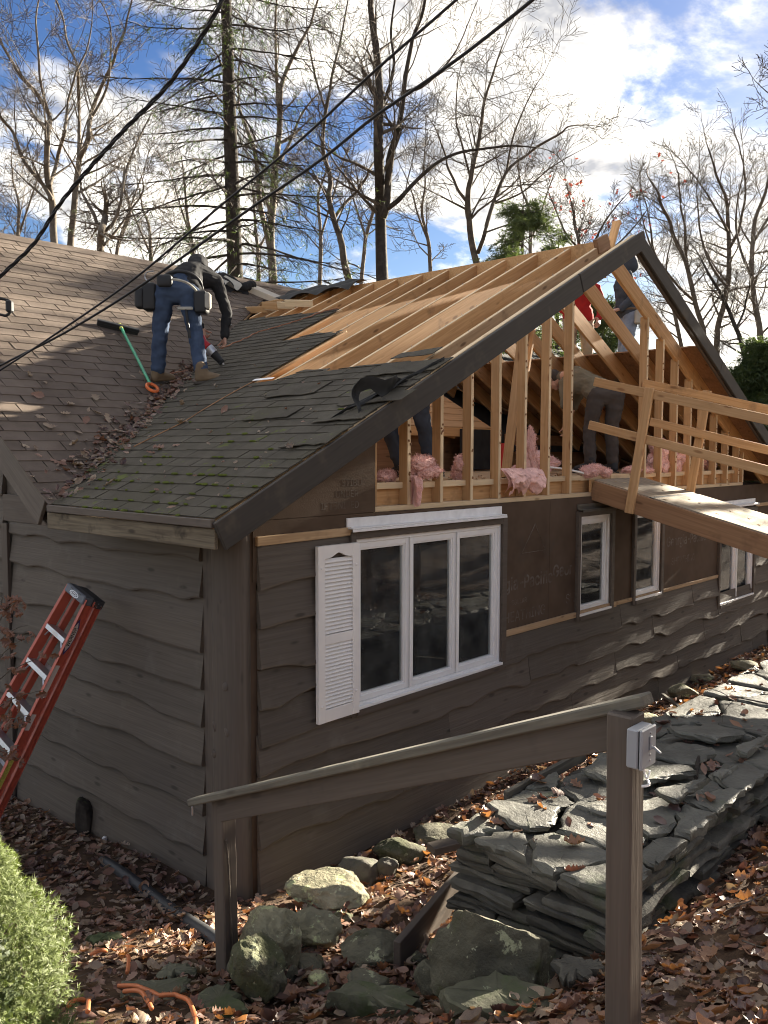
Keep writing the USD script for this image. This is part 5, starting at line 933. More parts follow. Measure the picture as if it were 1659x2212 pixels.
def person(label, J, cl, base, group=None, bare_arm=False, extra=None):
    """J: joints by name (hip, chest, neck, head, sh/el/wr/hp/kn/an each as _l and _r); cl: cloth materials."""
    t = thing('person', label, 'person', tuple(base), group); s = J.get('s', 1.)
    hl, hr_ = J['hp_l'], J['hp_r']; sl, sr = J['sh_l'], J['sh_r']; mid = (J['hip'] + J['chest']) / 2 + J.get('belly', V3(0, 0, 0))
    ms = head_parts(J['head'], J['face'], J['crown'], 1.0) + limb([(J['neck'], .055), (J['head'] - nrm(J['crown']) * .06, .055)]) + limb([(J['hip'], .09), (mid, .085), (J['chest'], .105), (J['neck'], .06)])
    for q in 'lr': ms += limb([(J['hp_' + q], .085), (J['kn_' + q], .052), (J['an_' + q], .036)]) + limb([(J['chest'] * .3 + J['sh_' + q] * .7, .06), (J['sh_' + q], .052), (J['el_' + q], .040), (J['wr_' + q], .027)]) + hand_parts(J['wr_' + q], J['hd_' + q], J['hn_' + q], 1 if q == 'l' else -1, J.get('curl_' + q, .6))
    body = part(t, 'body', flesh(ms, .014, 8), cl.get('skin', 'skin'), smooth=True)
    # jacket or shirt
    r = J.get('bulk', 1.); top = [manifold3d.Manifold.batch_hull([ball(sl, .068 * r), ball(sr, .068 * r), ball(J['chest'], .135 * r), ball(mid, .135 * r)]), manifold3d.Manifold.batch_hull([ball(mid, .14 * r), ball(J['hip'] + (mid - J['hip']) * .30 + (hl - J['hip']) * .7, .125 * r), ball(J['hip'] + (mid - J['hip']) * .30 + (hr_ - J['hip']) * .7, .125 * r)]), manifold3d.Manifold.batch_hull([ball(J['neck'], .066), ball(sl * .55 + sr * .45, .07), ball(sr * .55 + sl * .45, .07)])]
    for q in 'lr':
        e_, w_ = J['el_' + q], J['wr_' + q]; end = J['el_' + q] * .9 + J['sh_' + q] * .1 if bare_arm else w_ * .95 + e_ * .05
        top += limb([(J['sh_' + q], .070 * r), (e_, .055 * r)] + ([] if bare_arm else [(end, .042 * r)]))
    part(t, cl.get('topname', 'jacket'), flesh(top, .018, 8, .016, 11, 3), cl['top'], smooth=True)
    pa = [manifold3d.Manifold.batch_hull([ball(hl, .112), ball(hr_, .112), ball(J['hip'] + (mid - J['hip']) * .45, .126)])]
    for q in 'lr':
        k_, a_ = J['kn_' + q], J['an_' + q]; pa += limb([(J['hp_' + q], .112), (J['hp_' + q] * .5 + k_ * .5, .092), (k_, .076), (k_ * .4 + a_ * .6, .072), (a_ + (k_ - a_) * .10, .070)])
    part(t, cl.get('legname', 'trousers'), flesh(pa, .017, 7, .017, 10, 5), cl['legs'], smooth=True)
    for q in 'lr': boot(t, J['an_' + q], J['toe_' + q], cl.get('boots', 'boot_leather'), J.get('soleup_' + q, (0, 0, 1)))
    f = nrm(J['face']); u = nrm(J['crown'] - (J['crown'] @ f) * f); h = J['head']; l = np.cross(u, f)
    if cl.get('hat') == 'hood': part(t, 'hood', flesh([manifold3d.Manifold.batch_hull([ball(h + u * .035 - f * .02, .115), ball(h - u * .06 - f * .03, .10), ball(J['neck'] - f * .03, .08)])], .02, 8, .008, 12), cl['hatm'], smooth=True)
    elif cl.get('hat') == 'cap':
        c = part(t, 'cap', flesh([ball(h + u * .045 - f * .005, .097).trim_by_plane([float(x) for x in u], float((h + u * .035) @ u))], .016, 4), cl['hatm'], smooth=True)
        th = np.linspace(-1.1, 1.1, 15); br = np.vstack([np.array([h + u * .04 + f * .085 * math.cos(a) + l * .085 * math.sin(a) for a in th]), np.array([h + u * (.028) + f * (.075 + .095 * math.cos(a)) + l * .080 * math.sin(a) for a in th])]); br = np.vstack([br, br + u * .006]); n = 15
        fs = []
        for j in range(n - 1): fs += [(j, j + 1, n + j + 1), (j, n + j + 1, n + j), (2 * n + j, 3 * n + j + 1, 2 * n + j + 1), (2 * n + j, 3 * n + j, 3 * n + j + 1), (n + j, n + j + 1, 3 * n + j + 1), (n + j, 3 * n + j + 1, 3 * n + j)]
        part(c, 'peak', (br, np.array(fs)), cl['hatm'])
    if cl.get('hat') != 'hood': part(t, 'hair', flesh([manifold3d.Manifold.batch_hull([ball(h - f * .03 + u * .03, .086), ball(h - f * .045 - u * .035, .064)])], .016, 4), 'hair', smooth=True)
    return t
# view axes on the ground: A away from the camera, R to its right
A, R = FH, np.array([math.sin(YAW), -math.cos(YAW), 0]); U = V3(0, 0, 1)
def pose(o, **k): return {a: (o + A * b[0] + R * b[1] + U * b[2]) if a not in ('face', 'crown', 'belly') and not a.startswith(('hd_', 'hn_', 'toe_', 'soleup')) and isinstance(b, tuple) else (A * b[0] + R * b[1] + U * b[2] if isinstance(b, tuple) else b) for a, b in k.items()}

# the roofer in the valley (o = between the boots, on the valley)
fl, frr = MSp(341, 829), LSp(436, 829); o = (fl + frr) / 2; zl, zr_ = fl[2] - o[2], frr[2] - o[2]
J = pose(o, hip=(.05, -.04, .93), chest=(.40, .10, 1.16), neck=(.55, .10, 1.24), head=(.66, .06, 1.28), face=(.75, .15, -.65), crown=(.6, .0, .8), belly=(.05, .03, .08),
         hp_l=(.04, -.15, .90), hp_r=(.04, .09, .90), kn_l=(.04, -.20, .48), kn_r=(.02, .16, .50), an_l=((fl - o) @ A, (fl - o) @ R, zl + .11), an_r=((frr - o) @ A, (frr - o) @ R, zr_ + .11),
         sh_l=(.46, -.10, 1.13), sh_r=(.42, .30, 1.10), el_l=(.52, -.02, .84), el_r=(.46, .40, .78), wr_l=(.44, .13, .62), wr_r=(.40, .38, .52), hd_l=(.1, .3, -.9), hd_r=(-.05, .05, -1), hn_l=(.3, -.9, -.2), hn_r=(.4, .9, .1), curl_l=1.2, curl_r=1.0,
         toe_l=(.55, .45, .12), toe_r=(.35, .85, .1), soleup_l=(-.3, 0., 1), soleup_r=(-.1, -.25, 1), bulk=1.02)
man = person('roofer in black hoodie and blue jeans bending over the roof valley', J, dict(top='black_cloth', legs='denim', hat='hood', hatm='black_cloth', topname='hoodie'), o)
hip = J['hip']; fw_ = nrm(J['chest'] - J['hip'])
beltc = hip + fw_ * .12; th = np.linspace(0, 2 * np.pi, 41); side = R; nrm2 = np.cross(side, fw_)
bp = np.array([beltc + side * .205 * math.cos(a) + nrm2 * .165 * math.sin(a) for a in th]); belt = part(man, 'tool_belt', tube(bp, .018, 6), 'pouch_black', smooth=True)
def pouch(c, size, m, rot=0., nm_='pouch'):
    M = frame(c, A * math.cos(rot) + R * math.sin(rot), (0, 0, 1)); p_ = part(belt, nm_, cbox(*size, .022), m, M, smooth=60); return p_
pouch(o + A * .02 - R * .285 + U * .86, (.17, .14, .27), 'pouch_black'); pouch(o - A * .02 - R * .375 + U * .84, (.12, .09, .20), 'pouch_black'); pouch(o - A * .02 + R * .235 + U * .80, (.16, .13, .22), 'pouch_black'); pouch(o - A * .05 + R * .285 + U * .81, (.09, .10, .17), 'canvas_grey'); pouch(o - A * .135 - R * .10 + U * .99, (.07, .15, .12), 'pouch_black', nm_='tape_case')
part(belt, 'hammer_handle', tube([o - A * .10 + R * .10 + U * .72, o - A * .10 + R * .13 + U * .44], .014, 6), 'pouch_black'); part(belt, 'hammer_head', join([(lambda v: (v[0], v[1]))(cbox(.15, .03, .03, .006))]), 'canvas_grey', frame(o - A * .10 + R * .09 + U * .73, R, (0, 0, 1)))
part(belt, 'strap', tube(smoothpath([o - A * .16 - R * .02 + U * 1.0, o - A * .14 + R * .10 + U * .98, o - A * .08 + R * .20 + U * .90], 12), .013, 5), 'canvas_grey')
part(belt, 'wire_hook', tube(smoothpath([o - R * .28 + U * 1.0, o - R * .33 + U * 1.06, o - R * .31 + U * 1.10, o - R * .24 + U * 1.11], 14), .006, 5), 'steel')
saw = thing('reciprocating_saw', 'red and black power saw held against the shingles by the roofer', 'power saw', tuple(LSp(484, 788)))
s0, s1 = LSp(484, 790) + [0, 0, .01], deep(438, 738, dpt(LSp(484, 790)) - .02); ax_ = nrm(s1 - s0); Ls = np.linalg.norm(s1 - s0)
pt = lambda k: s0 + ax_ * Ls * k
part(saw, 'blade', cbox(.15, .002, .018, .0005), 'steel', frame(pt(.0) - ax_ * .0, ax_, (0, 0, 1))); part(saw, 'shoe', cbox(.03, .06, .07, .006), 'pouch_black', frame(pt(.12), ax_, (0, 0, 1)))
part(saw, 'nose', tube(smoothpath([pt(.12), pt(.3), pt(.5)], 10), np.linspace(.034, .048, 10), 10), 'pouch_black', smooth=True); part(saw, 'motor_housing', tube([pt(.48), pt(.50), pt(.74), pt(.76)], [.044, .05, .05, .044], 12), 'aluminium', smooth=50); part(saw, 'handle', tube(smoothpath([pt(.75), pt(.95), pt(1.1) + U * .03, pt(1.22) - U * .0], 12), np.linspace(.052, .030, 12), 10), 'saw_red', smooth=True); part(saw, 'grip', tube(smoothpath([pt(1.2), pt(1.15) - U * .06, pt(.95) - U * .08], 8), .018, 8), 'pouch_black', smooth=True)
# worker stooping inside the gable, khaki shirt
o = deep(1296, 1021, 10.0); o[2] = floor_z
J = pose(o, hip=(.02, .06, .92), chest=(.36, -.22, 1.14), neck=(.50, -.36, 1.16), head=(.58, -.44, 1.13), face=(.45, -.5, -.8), crown=(.55, -.5, .5), hp_l=(.02, -.05, .90), hp_r=(.02, .17, .90), kn_l=(.06, -.12, .48), kn_r=(.06, .14, .48), an_l=(-.02, -.12, .11), an_r=(.05, .16, .11),
         sh_l=(.34, -.36, 1.07), sh_r=(.52, -.10, 1.08), el_l=(.28, -.36, .80), el_r=(.66, -.18, .80), wr_l=(.26, -.33, .60), wr_r=(.62, -.28, .58), hd_l=(0, .05, -1), hd_r=(0, -.1, -1), hn_l=(0, -1, 0), hn_r=(0, 1, 0), toe_l=(.4, -.9, 0), toe_r=(.8, -.3, 0))
p_ = person('stooping worker in khaki shirt and grey trousers inside the gable', J, dict(top='khaki_cloth', legs='grey_work_cloth', hat='cap', hatm='grey_work_cloth', boots='dark_boot', topname='shirt'), o, bare_arm=True)
part(p_, 'glove', flesh(hand_parts(J['wr_l'], J['hd_l'], J['hn_l'], 1, .6, 1.14) + limb([(J['wr_l'], .036), (J['wr_l'] + U * .05, .038)]), .010, 5), 'blue_glove', smooth=True)
# worker of whom only the legs show between the left studs
o = V3(3.02, 1.15, floor_z)
J = pose(o, hip=(.02, -.08, .86), chest=(.30, -.40, 1.02), neck=(.42, -.52, 1.02), head=(.50, -.60, .98), face=(.4, -.5, -.8), crown=(.5, -.6, .5), hp_l=(.0, -.18, .84), hp_r=(.0, .03, .84), kn_l=(-.02, -.24, .45), kn_r=(-.02, .10, .46), an_l=(-.0, -.13, .11), an_r=(-.05, .17, .11),
         sh_l=(.28, -.54, .95), sh_r=(.44, -.28, .95), el_l=(.3, -.56, .68), el_r=(.5, -.32, .68), wr_l=(.32, -.5, .46), wr_r=(.46, -.38, .46), hd_l=(0, 0, -1), hd_r=(0, 0, -1), hn_l=(0, -1, 0), hn_r=(0, 1, 0), toe_l=(.8, -.3, 0), toe_r=(.7, .5, 0))
person('worker in dark slate trousers seen as legs between the left studs', J, dict(top='black_cloth', legs='dark_slate_cloth', hat='cap', hatm='black_cloth', boots='dark_boot'), o)
# two workers on the far slope
o = V3(7.30, 1.09, float(RZ(7.30)) + .01)
J = pose(o, hip=(.0, .03, .92), chest=(-.02, -.04, 1.30), neck=(-.04, -.10, 1.48), head=(-.05, -.02, 1.60), face=(-.1, -.85, -.5), crown=(.0, -.2, 1.), hp_l=(-.09, .03, .90), hp_r=(.10, .03, .90), kn_l=(-.10, -.02, .48), kn_r=(.11, .0, .48), an_l=(-.10, .03, .10), an_r=(.12, .05, .10),
         sh_l=(-.20, -.06, 1.40), sh_r=(.17, -.02, 1.40), el_l=(-.24, .02, 1.12), el_r=(.22, .04, 1.12), wr_l=(-.16, -.12, .98), wr_r=(.1, -.14, .98), hd_l=(.2, -.9, -.2), hd_r=(-.2, -.9, -.2), hn_l=(-.3, 0, .9), hn_r=(.3, 0, .9), toe_l=(-.1, -.9, .1), toe_r=(.1, -.9, .1), bulk=1.05)
g4 = person('worker in slate grey hoodie and faded jeans beyond the right rafters', J, dict(top='dark_slate_cloth', legs='pale_denim', hat='hood', hatm='dark_slate_cloth', topname='hoodie'), o)
bt = part(g4, 'tool_belt', tube(np.array([o + U * .98 + A * .19 * math.cos(a) + R * (.03 + .165 * math.sin(a)) for a in np.linspace(0, 2 * np.pi, 31)]), .016, 6), 'pouch_leather', smooth=True)
for k, (aa, rr_, m) in enumerate(((-.10, .18, 'pouch_leather'), (-.18, .10, 'canvas_grey'), (-.02, .22, 'canvas_grey'))): part(bt, 'pouch', cbox(.13, .10, .18, .02), m, frame(o + A * aa + R * rr_ + U * (.90 - .03 * k), A, (0, 0, 1)), smooth=60)
o = V3(7.25, 1.80, float(RZ(7.25)) + .01)
J = pose(o, hip=(.02, .02, .93), chest=(-.16, -.02, 1.26), neck=(-.26, -.03, 1.40), head=(-.36, -.03, 1.46), face=(-.75, -.1, -.65), crown=(-.6, 0., .75), hp_l=(.03, .13, .90), hp_r=(.03, -.09, .90), kn_l=(-.04, .14, .48), kn_r=(-.04, -.10, .48), an_l=(.03, .14, .10), an_r=(.03, -.10, .10),
         sh_l=(-.16, .20, 1.30), sh_r=(-.18, -.22, 1.28), el_l=(-.30, .27, 1.04), el_r=(-.30, -.28, 1.02), wr_l=(-.40, .20, .86), wr_r=(-.42, -.14, .84), hd_l=(-.5, -.2, -.7), hd_r=(-.5, .2, -.7), hn_l=(-.3, .7, .5), hn_r=(-.3, -.7, .5), toe_l=(-.9, .1, .1), toe_r=(-.9, -.1, .1), bulk=1.08)
e5 = person('worker in red sweatshirt and tan trousers bending behind the studs', J, dict(top='red_cloth', legs='tan_cloth', hat='cap', hatm='black_cloth', topname='sweatshirt'), o)
part(e5, 'chest_badge', cbox(.05, .05, .006, .002), 'sticker_white', frame(J['chest'] - A * .155 + R * .09 + U * .03, R, nrm(-A)))

# ---------------------------------------------------------------- tools and things on the roof
bm_, be = MSp(207, 704), MSp(297, 726); br = thing('push_broom', 'push broom with black bristle head and green handle lying on the roof', 'broom', tuple(MSp(258, 713)))
n_m = nrm(V3(0, -PM, 1)); hd_ = (bm_ + be) / 2 + n_m * .045; part(br, 'head', cbox(np.linalg.norm(be - bm_), .05, .035, .006), 'black_rubber', frame(hd_ + n_m * .02, be - bm_, n_m)); part(br, 'bristles', cbox(np.linalg.norm(be - bm_) * .98, .045, .05, .008), 'bristle', frame(hd_ - n_m * .015, be - bm_, n_m))
h0, h1 = MSp(257, 716) + n_m * .06, MSp(322, 838) + n_m * .045; part(br, 'handle', tube([h0, (h0 + h1) / 2 + n_m * .004, h1], .0155, 8), 'handle_green', smooth=True); part(br, 'ferrule', tube([h0 - nrm(h1 - h0) * .05, h0 + nrm(h1 - h0) * .05], .020, 8), 'sticker_yellow', smooth=True)
hx = nrm(h1 - h0); hy = nrm(np.cross(n_m, hx)); gp = [h1 + hx * (.075 * (1 - math.cos(a))) * 1.0 + hy * .055 * math.sin(a) for a in np.linspace(0, 2 * np.pi, 25)]; part(br, 'grip', tube(gp, .017, 8), 'grip_orange', smooth=True)
q = MSp(468, 618); jk = lambda u, v: (lambda a, b: q + np.stack([(a - .5) * .95, (b - .5) * .42 * (1 - .35 * a), (b - .5) * .42 * PM * (1 - .35 * a) + .03 + .17 * np.abs(np.sin(a * 5 + b * 2)) * np.sin(np.pi * np.clip(b, 0, 1)) ** .6 * np.sin(np.pi * np.clip(a * .96 + .03, 0, 1)) ** .5 + .03 * np.sin(a * 19 + b * 9)], -1))(u, v)
fv, f2 = sheet_mesh(jk, 46, 22); fv = fv + (meshkit.fbm(fv * 9, 3, 2)[:, None] - .5) * [.03, .03, .07]; jt = thing('jacket', 'black jacket thrown down in a heap near the roof ridge', 'jacket', tuple(q)); part(jt, 'cloth', (fv, f2), 'black_cloth', smooth=True)
part(jt, 'sleeve', tube(smoothpath([q + [.25, -.06, .03], q + [.42, -.10, .03], q + [.56, -.06, .09], q + [.64, -.02, .10]], 16), [.06 + .012 * math.sin(k * 2.3) for k in range(16)], 9), 'black_cloth', smooth=True); part(jt, 'lining', (lambda f: (f[0] + [0.06, -.03, .012], f[1]))(sheet_mesh(lambda u, v: q + np.stack([(u - .5) * .3 + .1, (v - .5) * .2 - .06, (v - .5) * .2 * PM + .05 + .05 * np.sin(u * 7 + v * 4)], -1), 14, 10)), 'canvas_grey', smooth=True)
a, b = MSp(555, 652), MSp(602, 648); solo('wood_block', cbox(.62, .20, .10, .006), 'block_wood', 'pale wooden block lying at the top of the roof valley', 'wood block', frame(MSp(577, 646) + n_m * .05, (.75, -.55, -.36), n_m))
a, b = MSp(472, 694), MSp(492, 707); hm = thing('hammer', 'hammer with pale wooden handle lying beyond the roofer', 'hammer', tuple(b)); a, b = a + n_m * .03, b + n_m * .03; part(hm, 'handle', tube([a, b], .016, 7), 'stick_wood', smooth=True); part(hm, 'head', cbox(.12, .028, .03, .006), 'steel', frame(b, np.cross(n_m, b - a), n_m))
cordp = [(730, 672), (700, 678), (668, 690), (630, 702), (590, 714), (555, 724), (530, 737), (505, 747), (484, 757)]; cpth = smoothpath([LSp(u, y) + [-.01, 0, .028] for u, y in cordp], 80); r = np.random.default_rng(2); cpth[:, 1] += .02 * np.sin(np.arange(80) * .9); solo('extension_cord', tube(cpth, .007, 5), 'cord_brown', 'brown extension cord running down the strip of shingles behind the roofer', 'cord')
cordp = [(440, 748), (432, 766), (446, 772), (436, 782), (425, 802)]; solo('extension_cord', tube(smoothpath([LSp(u, y) + [-.01, 0, .03] for u, y in cordp], 40), .007, 5), 'saw_red', 'short red cord trailing below the power saw', 'cord')
cordp = [(348, 812), (365, 815), (382, 812), (402, 810)]; solo('extension_cord', tube(smoothpath([np.maximum(MSp(u, y), 0) + [0, -.01, .04] for u, y in cordp], 30), .007, 5), 'cord_brown', 'short brown cord lying between the boots of the roofer', 'cord')
cordp = [(562, 822), (500, 855), (440, 890), (400, 915), (340, 945), (290, 970)]; solo('extension_cord', tube(smoothpath([LSp(u, y) + [-.006, 0, .020] for u, y in cordp], 50), .0045, 4), 'old_brown_lumber', 'thin rusty line running across the mossy shingles to the tear', 'cord')
solo('felt_heap', (lambda f: (f[0], f[1]))(sheet_mesh(lambda u, v: V3(XR - .12, 4.2, ZR - .10) + np.stack([(v - .5) * .35 + .0 * u, (u - .5) * 1.5, .05 + .07 * np.abs(np.sin(u * 8 + v * 3)) + 0.16 * (v - .5)], -1), 30, 8)), 'felt', 'crumpled black roofing felt heaped on the ridge', 'roofing felt', smooth=True)

# ---------------------------------------------------------------- attic litter
def wool(label, c, size, seed, n=4, lobes=6, group=None):
    r = np.random.default_rng(seed); ms = []
    for k in range(lobes):
        v, f = ico(4); v = v * (1 + .38 * (meshkit.fbm(v * 2.4 + seed + k, 4, seed + k) - .5)[:, None] * 2); v = v * (1 + .22 * (meshkit.fbm(v * 7 + k, 3, k) - .5)[:, None]); sc = np.array(size) * r.uniform(.45, .75, 3); off = (r.random(3) - .5) * 2 * np.array(size) * .65; ms.append((v * sc + off, f))
    V0, F0 = join(ms); ctr = V0[F0].mean(1); nn_ = np.cross(V0[F0[:, 1]] - V0[F0[:, 0]], V0[F0[:, 2]] - V0[F0[:, 0]]); pk = r.integers(0, len(F0), 1500); ms.append(sprigs(ctr[pk], nn_[pk] + r.normal(size=(1500, 3)) * np.abs(nn_[pk]).mean() * 1.5, .018, r, 5, .002))
    solo('insulation_clump', join(ms), 'pink_wool', label, 'insulation', trimesh.transformations.translation_matrix(c), smooth=True, group=group)
F_ = lambda x, y, z: V3(x, y, z)
def hang(label, x0, w_, top, drop, seed, out=.06):
    fn = lambda u, v: np.stack([x0 + (u - .5) * w_ * (1 - .25 * v), -.02 - out * np.sin(np.pi * np.clip(v * .8 + .1, 0, 1)) - .03 * np.sin(u * 9 + seed), top + .05 * (1 - v) - drop * v * (.65 + .45 * np.sin(u * 6 + seed) ** 2)], -1)
    a, f = sheet_mesh(fn, 34, 20); b = a + [0, .045, .012]; a = a + (meshkit.fbm(a * 22, 3, seed)[:, None] - .5) * [.04, .07, .04]; m = 34 * 20; solo('insulation_clump', join([(a, f), (b, f[:, ::-1])]), 'pink_wool', label, 'insulation', smooth=True)
wool('pink wool tuft bulging out right of the second stud', F_(1.85, .06, 2.80), (.17, .08, .09), 1); hang('thin pink wool strip hanging below the ledge beside the second stud', 1.68, .13, 2.70, .17, 2, .02); hang('largest pink wool flap hanging out over the ledge in mid gable', 3.13, .52, 2.74, .17, 5, .10)
wool('pink wool heap standing upright behind the middle studs', F_(3.62, .22, 2.88), (.10, .07, .24), 4); wool('small pink wool scrap left of the second stud', F_(1.52, .2, 2.76), (.12, .08, .06), 5); wool('low pink wool heap in front of the boots of the khaki worker', F_(4.75, .12, 2.75), (.20, .10, .06), 6); wool('pink wool drift behind the boots of the khaki worker', F_(4.9, .9, 2.82), (.42, .15, .12), 7); wool('small pink wool tuft at the top of the ramp', F_(4.52, .05, 2.76), (.12, .08, .07), 8); wool('round pink wool bundle leaning between studs right of the ramp rail', F_(6.28, .14, 2.90), (.20, .09, .20), 9); wool('second round pink wool bundle leaning farther right', F_(6.78, .15, 2.86), (.18, .09, .17), 10); wool('dim pink wool tuft near the far end of the gable', F_(7.85, .14, 2.82), (.13, .09, .10), 11); wool('flat pink wool scraps left of the ramp post', F_(5.65, .12, 2.74), (.30, .09, .04), 12); wool('pinkish wool scrap behind the third stud', F_(2.45, .15, 2.80), (.09, .06, .09), 13); wool('grey pink wool sag between the last studs before the ramp', F_(3.75, .35, 2.78), (.22, .12, .05), 14)
rc = deep(1088, 1000, 9.15); rc[2] = floor_z + .16
solo('red_can', join([trimesh.creation.cylinder(.055, .32, sections=20), (lambda m: m)(trimesh.creation.cylinder(.03, .36, sections=14))]), 'red_plastic', 'red can standing on the attic floor behind the loose stud', 'can', trimesh.transformations.translation_matrix(rc), smooth=40)
solo('white_hose', tube(smoothpath([(3.95, .25, 2.80), (4.15, .12, 2.775), (4.4, .05, 2.73)], 16), .011, 6), 'white_vinyl', 'white conduit lying on the attic floor beside the ramp', 'conduit', smooth=True)
r = np.random.default_rng(8); ch = []
for k in range(150):
    v, f = cbox(r.uniform(.02, .10), r.uniform(.01, .03), .008, .001); Rm = trimesh.transformations.euler_matrix(r.normal() * .3, r.normal() * .3, r.uniform(0, 6))[:3, :3]; ch.append((v @ Rm.T + [r.uniform(1.3, 8.6), .10 + r.random() ** 2 * .8, floor_z + .006 + .01 * r.random()], f))
solo('splinters', join(ch), 'old_plank', 'wood splinters and debris strewn along the open attic ledge', 'debris', kind='stuff')
# ---------------------------------------------------------------- trees
class Sticks:
    """Collects branches of equal point count and turns them into tubes at once."""
    def __init__(s): s.b = {}
    def add(s, path, rad, sides): s.b.setdefault((len(path), sides), []).append((path, rad))
    def mesh(s): return join([tubes([q[0] for q in v], [q[1] for q in v], k[1], cap=k[1] > 3) for k, v in s.b.items()])
def grow(st, p0, d, L, rad, depth, r, up=.12, spread=.75, wob=.10, kids=(4, 6), rmin=.004, tips=None, first=.25):
    """A branch from p0 along d with side branches of its own."""
    n = 7 if depth > 1 else 5 if depth == 1 else 4; path = [p0]; dd = nrm(d); seg = L / (n - 1)
    for k in range(n - 1):
        dd = nrm(dd + r.normal(size=3) * wob + np.array([0, 0, up * (k / n)])); path.append(path[-1] + dd * seg)
    path = np.array(path); rr = np.maximum(rad * (1 - .80 * np.linspace(0, 1, n)), rmin); st.add(path, rr, 6 if rad > .05 else 4 if rad > .014 else 3)
    if tips is not None and depth <= 1: tips.append((path[-1], dd)); tips.append((path[n // 2], dd))
    if depth == 0: return
    m = r.integers(*kids) + (2 if depth > 1 else 0)
    for k in range(m):
        t = first + (1 - first) * (k + r.random()) / m; i = min(int(t * (n - 1)), n - 2); f = t * (n - 1) - i; p = path[i] * (1 - f) + path[i + 1] * f; dl = nrm(path[i + 1] - path[i]); sd = nrm(np.cross(dl, r.normal(size=3)))
        grow(st, p, dl * (1 - spread * .5) + sd * spread * r.uniform(.6, 1.1), L * r.uniform(.38, .62) * (1.15 - .5 * t), max(rr[i] * r.uniform(.42, .6), rmin), depth - 1, r, up, spread, wob * 1.15, kids, rmin, tips, first)
def vpath(pts, Z, n, seed, wob=.25):
    r = np.random.default_rng(seed); P_ = []
    for k, (u, y, rp) in enumerate(pts): P_.append([*deep(u, y, Z + (r.normal() * wob if k else 0)), rp * Z / F])
    return smoothpath(P_, n)
def tree(name, label, mains, Z, seed, bark='bark', depth=2, kids=(4, 7), lens=1.5, density=1.05, up=.15, spread=.8, group=None, start=.25, rmin=.0045, leaves=None, cat='tree'):
    """mains: limbs as (u, v, radius) along the photograph's lines of sight at Z metres, the first one the trunk, carried down to the ground."""
    r = np.random.default_rng(seed); b = deep(*mains[0][0][:2], Z); g = float(ground(b[0], b[1])[0]); t = thing(name, label, cat, (b[0], b[1], g), group)
    tr_, st, tips = Sticks(), Sticks(), []
    for mi, pts in enumerate(mains):
        P_ = vpath(pts, Z, 26, seed + mi)
        if mi == 0 and P_[0, 2] > g: P_ = np.vstack([[b[0], b[1], g - .3, P_[0, 3] * 1.5], [b[0], b[1], g + .3, P_[0, 3] * 1.2], P_])
        tr_.add(P_[:, :3], P_[:, 3], 8 if mi == 0 else 6)
        Lm = np.linalg.norm(np.diff(P_[:, :3], axis=0), axis=1).sum(); nb = int(Lm * density) + 3
        for k in range(nb):
            tt = (start if mi == 0 else .12) + (1 - (start if mi == 0 else .12)) * (k + r.random()) / nb; i = min(int(tt * (len(P_) - 1)), len(P_) - 2); p = P_[i, :3]; dl = nrm(P_[i + 1, :3] - P_[i, :3]); sd = nrm(np.cross(dl, r.normal(size=3)))
            grow(st, p, dl * .62 + sd * spread * r.uniform(.7, 1.2), lens * r.uniform(.5, 1.15) * (1.2 - .55 * tt), min(P_[i, 3] * .42, .05), depth, r, up, .8, .10, kids, rmin, tips)
        grow(st, P_[-1, :3], P_[-1, :3] - P_[-2, :3], lens * .9, P_[-1, 3], depth, r, up, .7, .1, kids, rmin, tips)
    part(t, 'trunk', tr_.mesh(), bark, smooth=True); part(t, 'branches', st.mesh(), bark if bark != 'dark_bark' else 'bark')
    if leaves:
        m, n, sz = leaves; k = r.integers(0, len(tips), n); C = np.array([tips[q][0] for q in k]) + r.normal(size=(n, 3)) * .08; lv, lf2 = leaf_shape('oak', .5, 1); V, Fs = [], []
        for q in range(n):
            Rm = trimesh.transformations.random_rotation_matrix(r.random(3))[:3, :3]; V.append(lv * sz * r.uniform(.7, 1.2) @ Rm.T + C[q]); Fs.append(lf2 + q * len(lv))
        part(t, 'leaves', (np.vstack(V), np.vstack(Fs)), m)
    return t
tree('bare_tree', 'bare forked tree farthest left, rising behind the brown roof', [[(122, 560, 9), (117, 525, 8), (114, 450, 7.4), (103, 390, 6.6), (102, 300, 6), (107, 250, 5), (78, 200, 4.2), (35, 150, 3.4), (0, 85, 2.6), (-30, 0, 1.8)], [(112, 430, 5), (97, 405, 4.6), (50, 345, 4), (25, 280, 3.4), (0, 250, 2.8), (-40, 190, 2)], [(108, 400, 4.4), (125, 340, 4), (140, 280, 3.6), (145, 230, 3), (160, 170, 2.4), (190, 100, 1.8), (200, 30, 1)], [(107, 250, 3), (85, 150, 2.6), (78, 60, 2), (95, -30, 1.3)]], 19, 1, 'pale_bark', group=None, lens=1.7)
tree('bare_tree', 'leaning bare tree with pale limbs, second from the left', [[(148, 560, 8), (152, 530, 7.2), (160, 450, 6.5), (170, 350, 6), (192, 295, 5.2), (200, 235, 4.4), (220, 185, 3.8), (250, 115, 3), (270, 65, 2.4), (290, -20, 1.6)], [(170, 350, 4), (171, 240, 3.6), (168, 150, 3), (140, 60, 2.4), (112, -20, 1.6)], [(200, 250, 3), (235, 170, 2.4), (240, 80, 1.8), (215, 0, 1.2)]], 21, 2, 'pale_bark', lens=1.7)
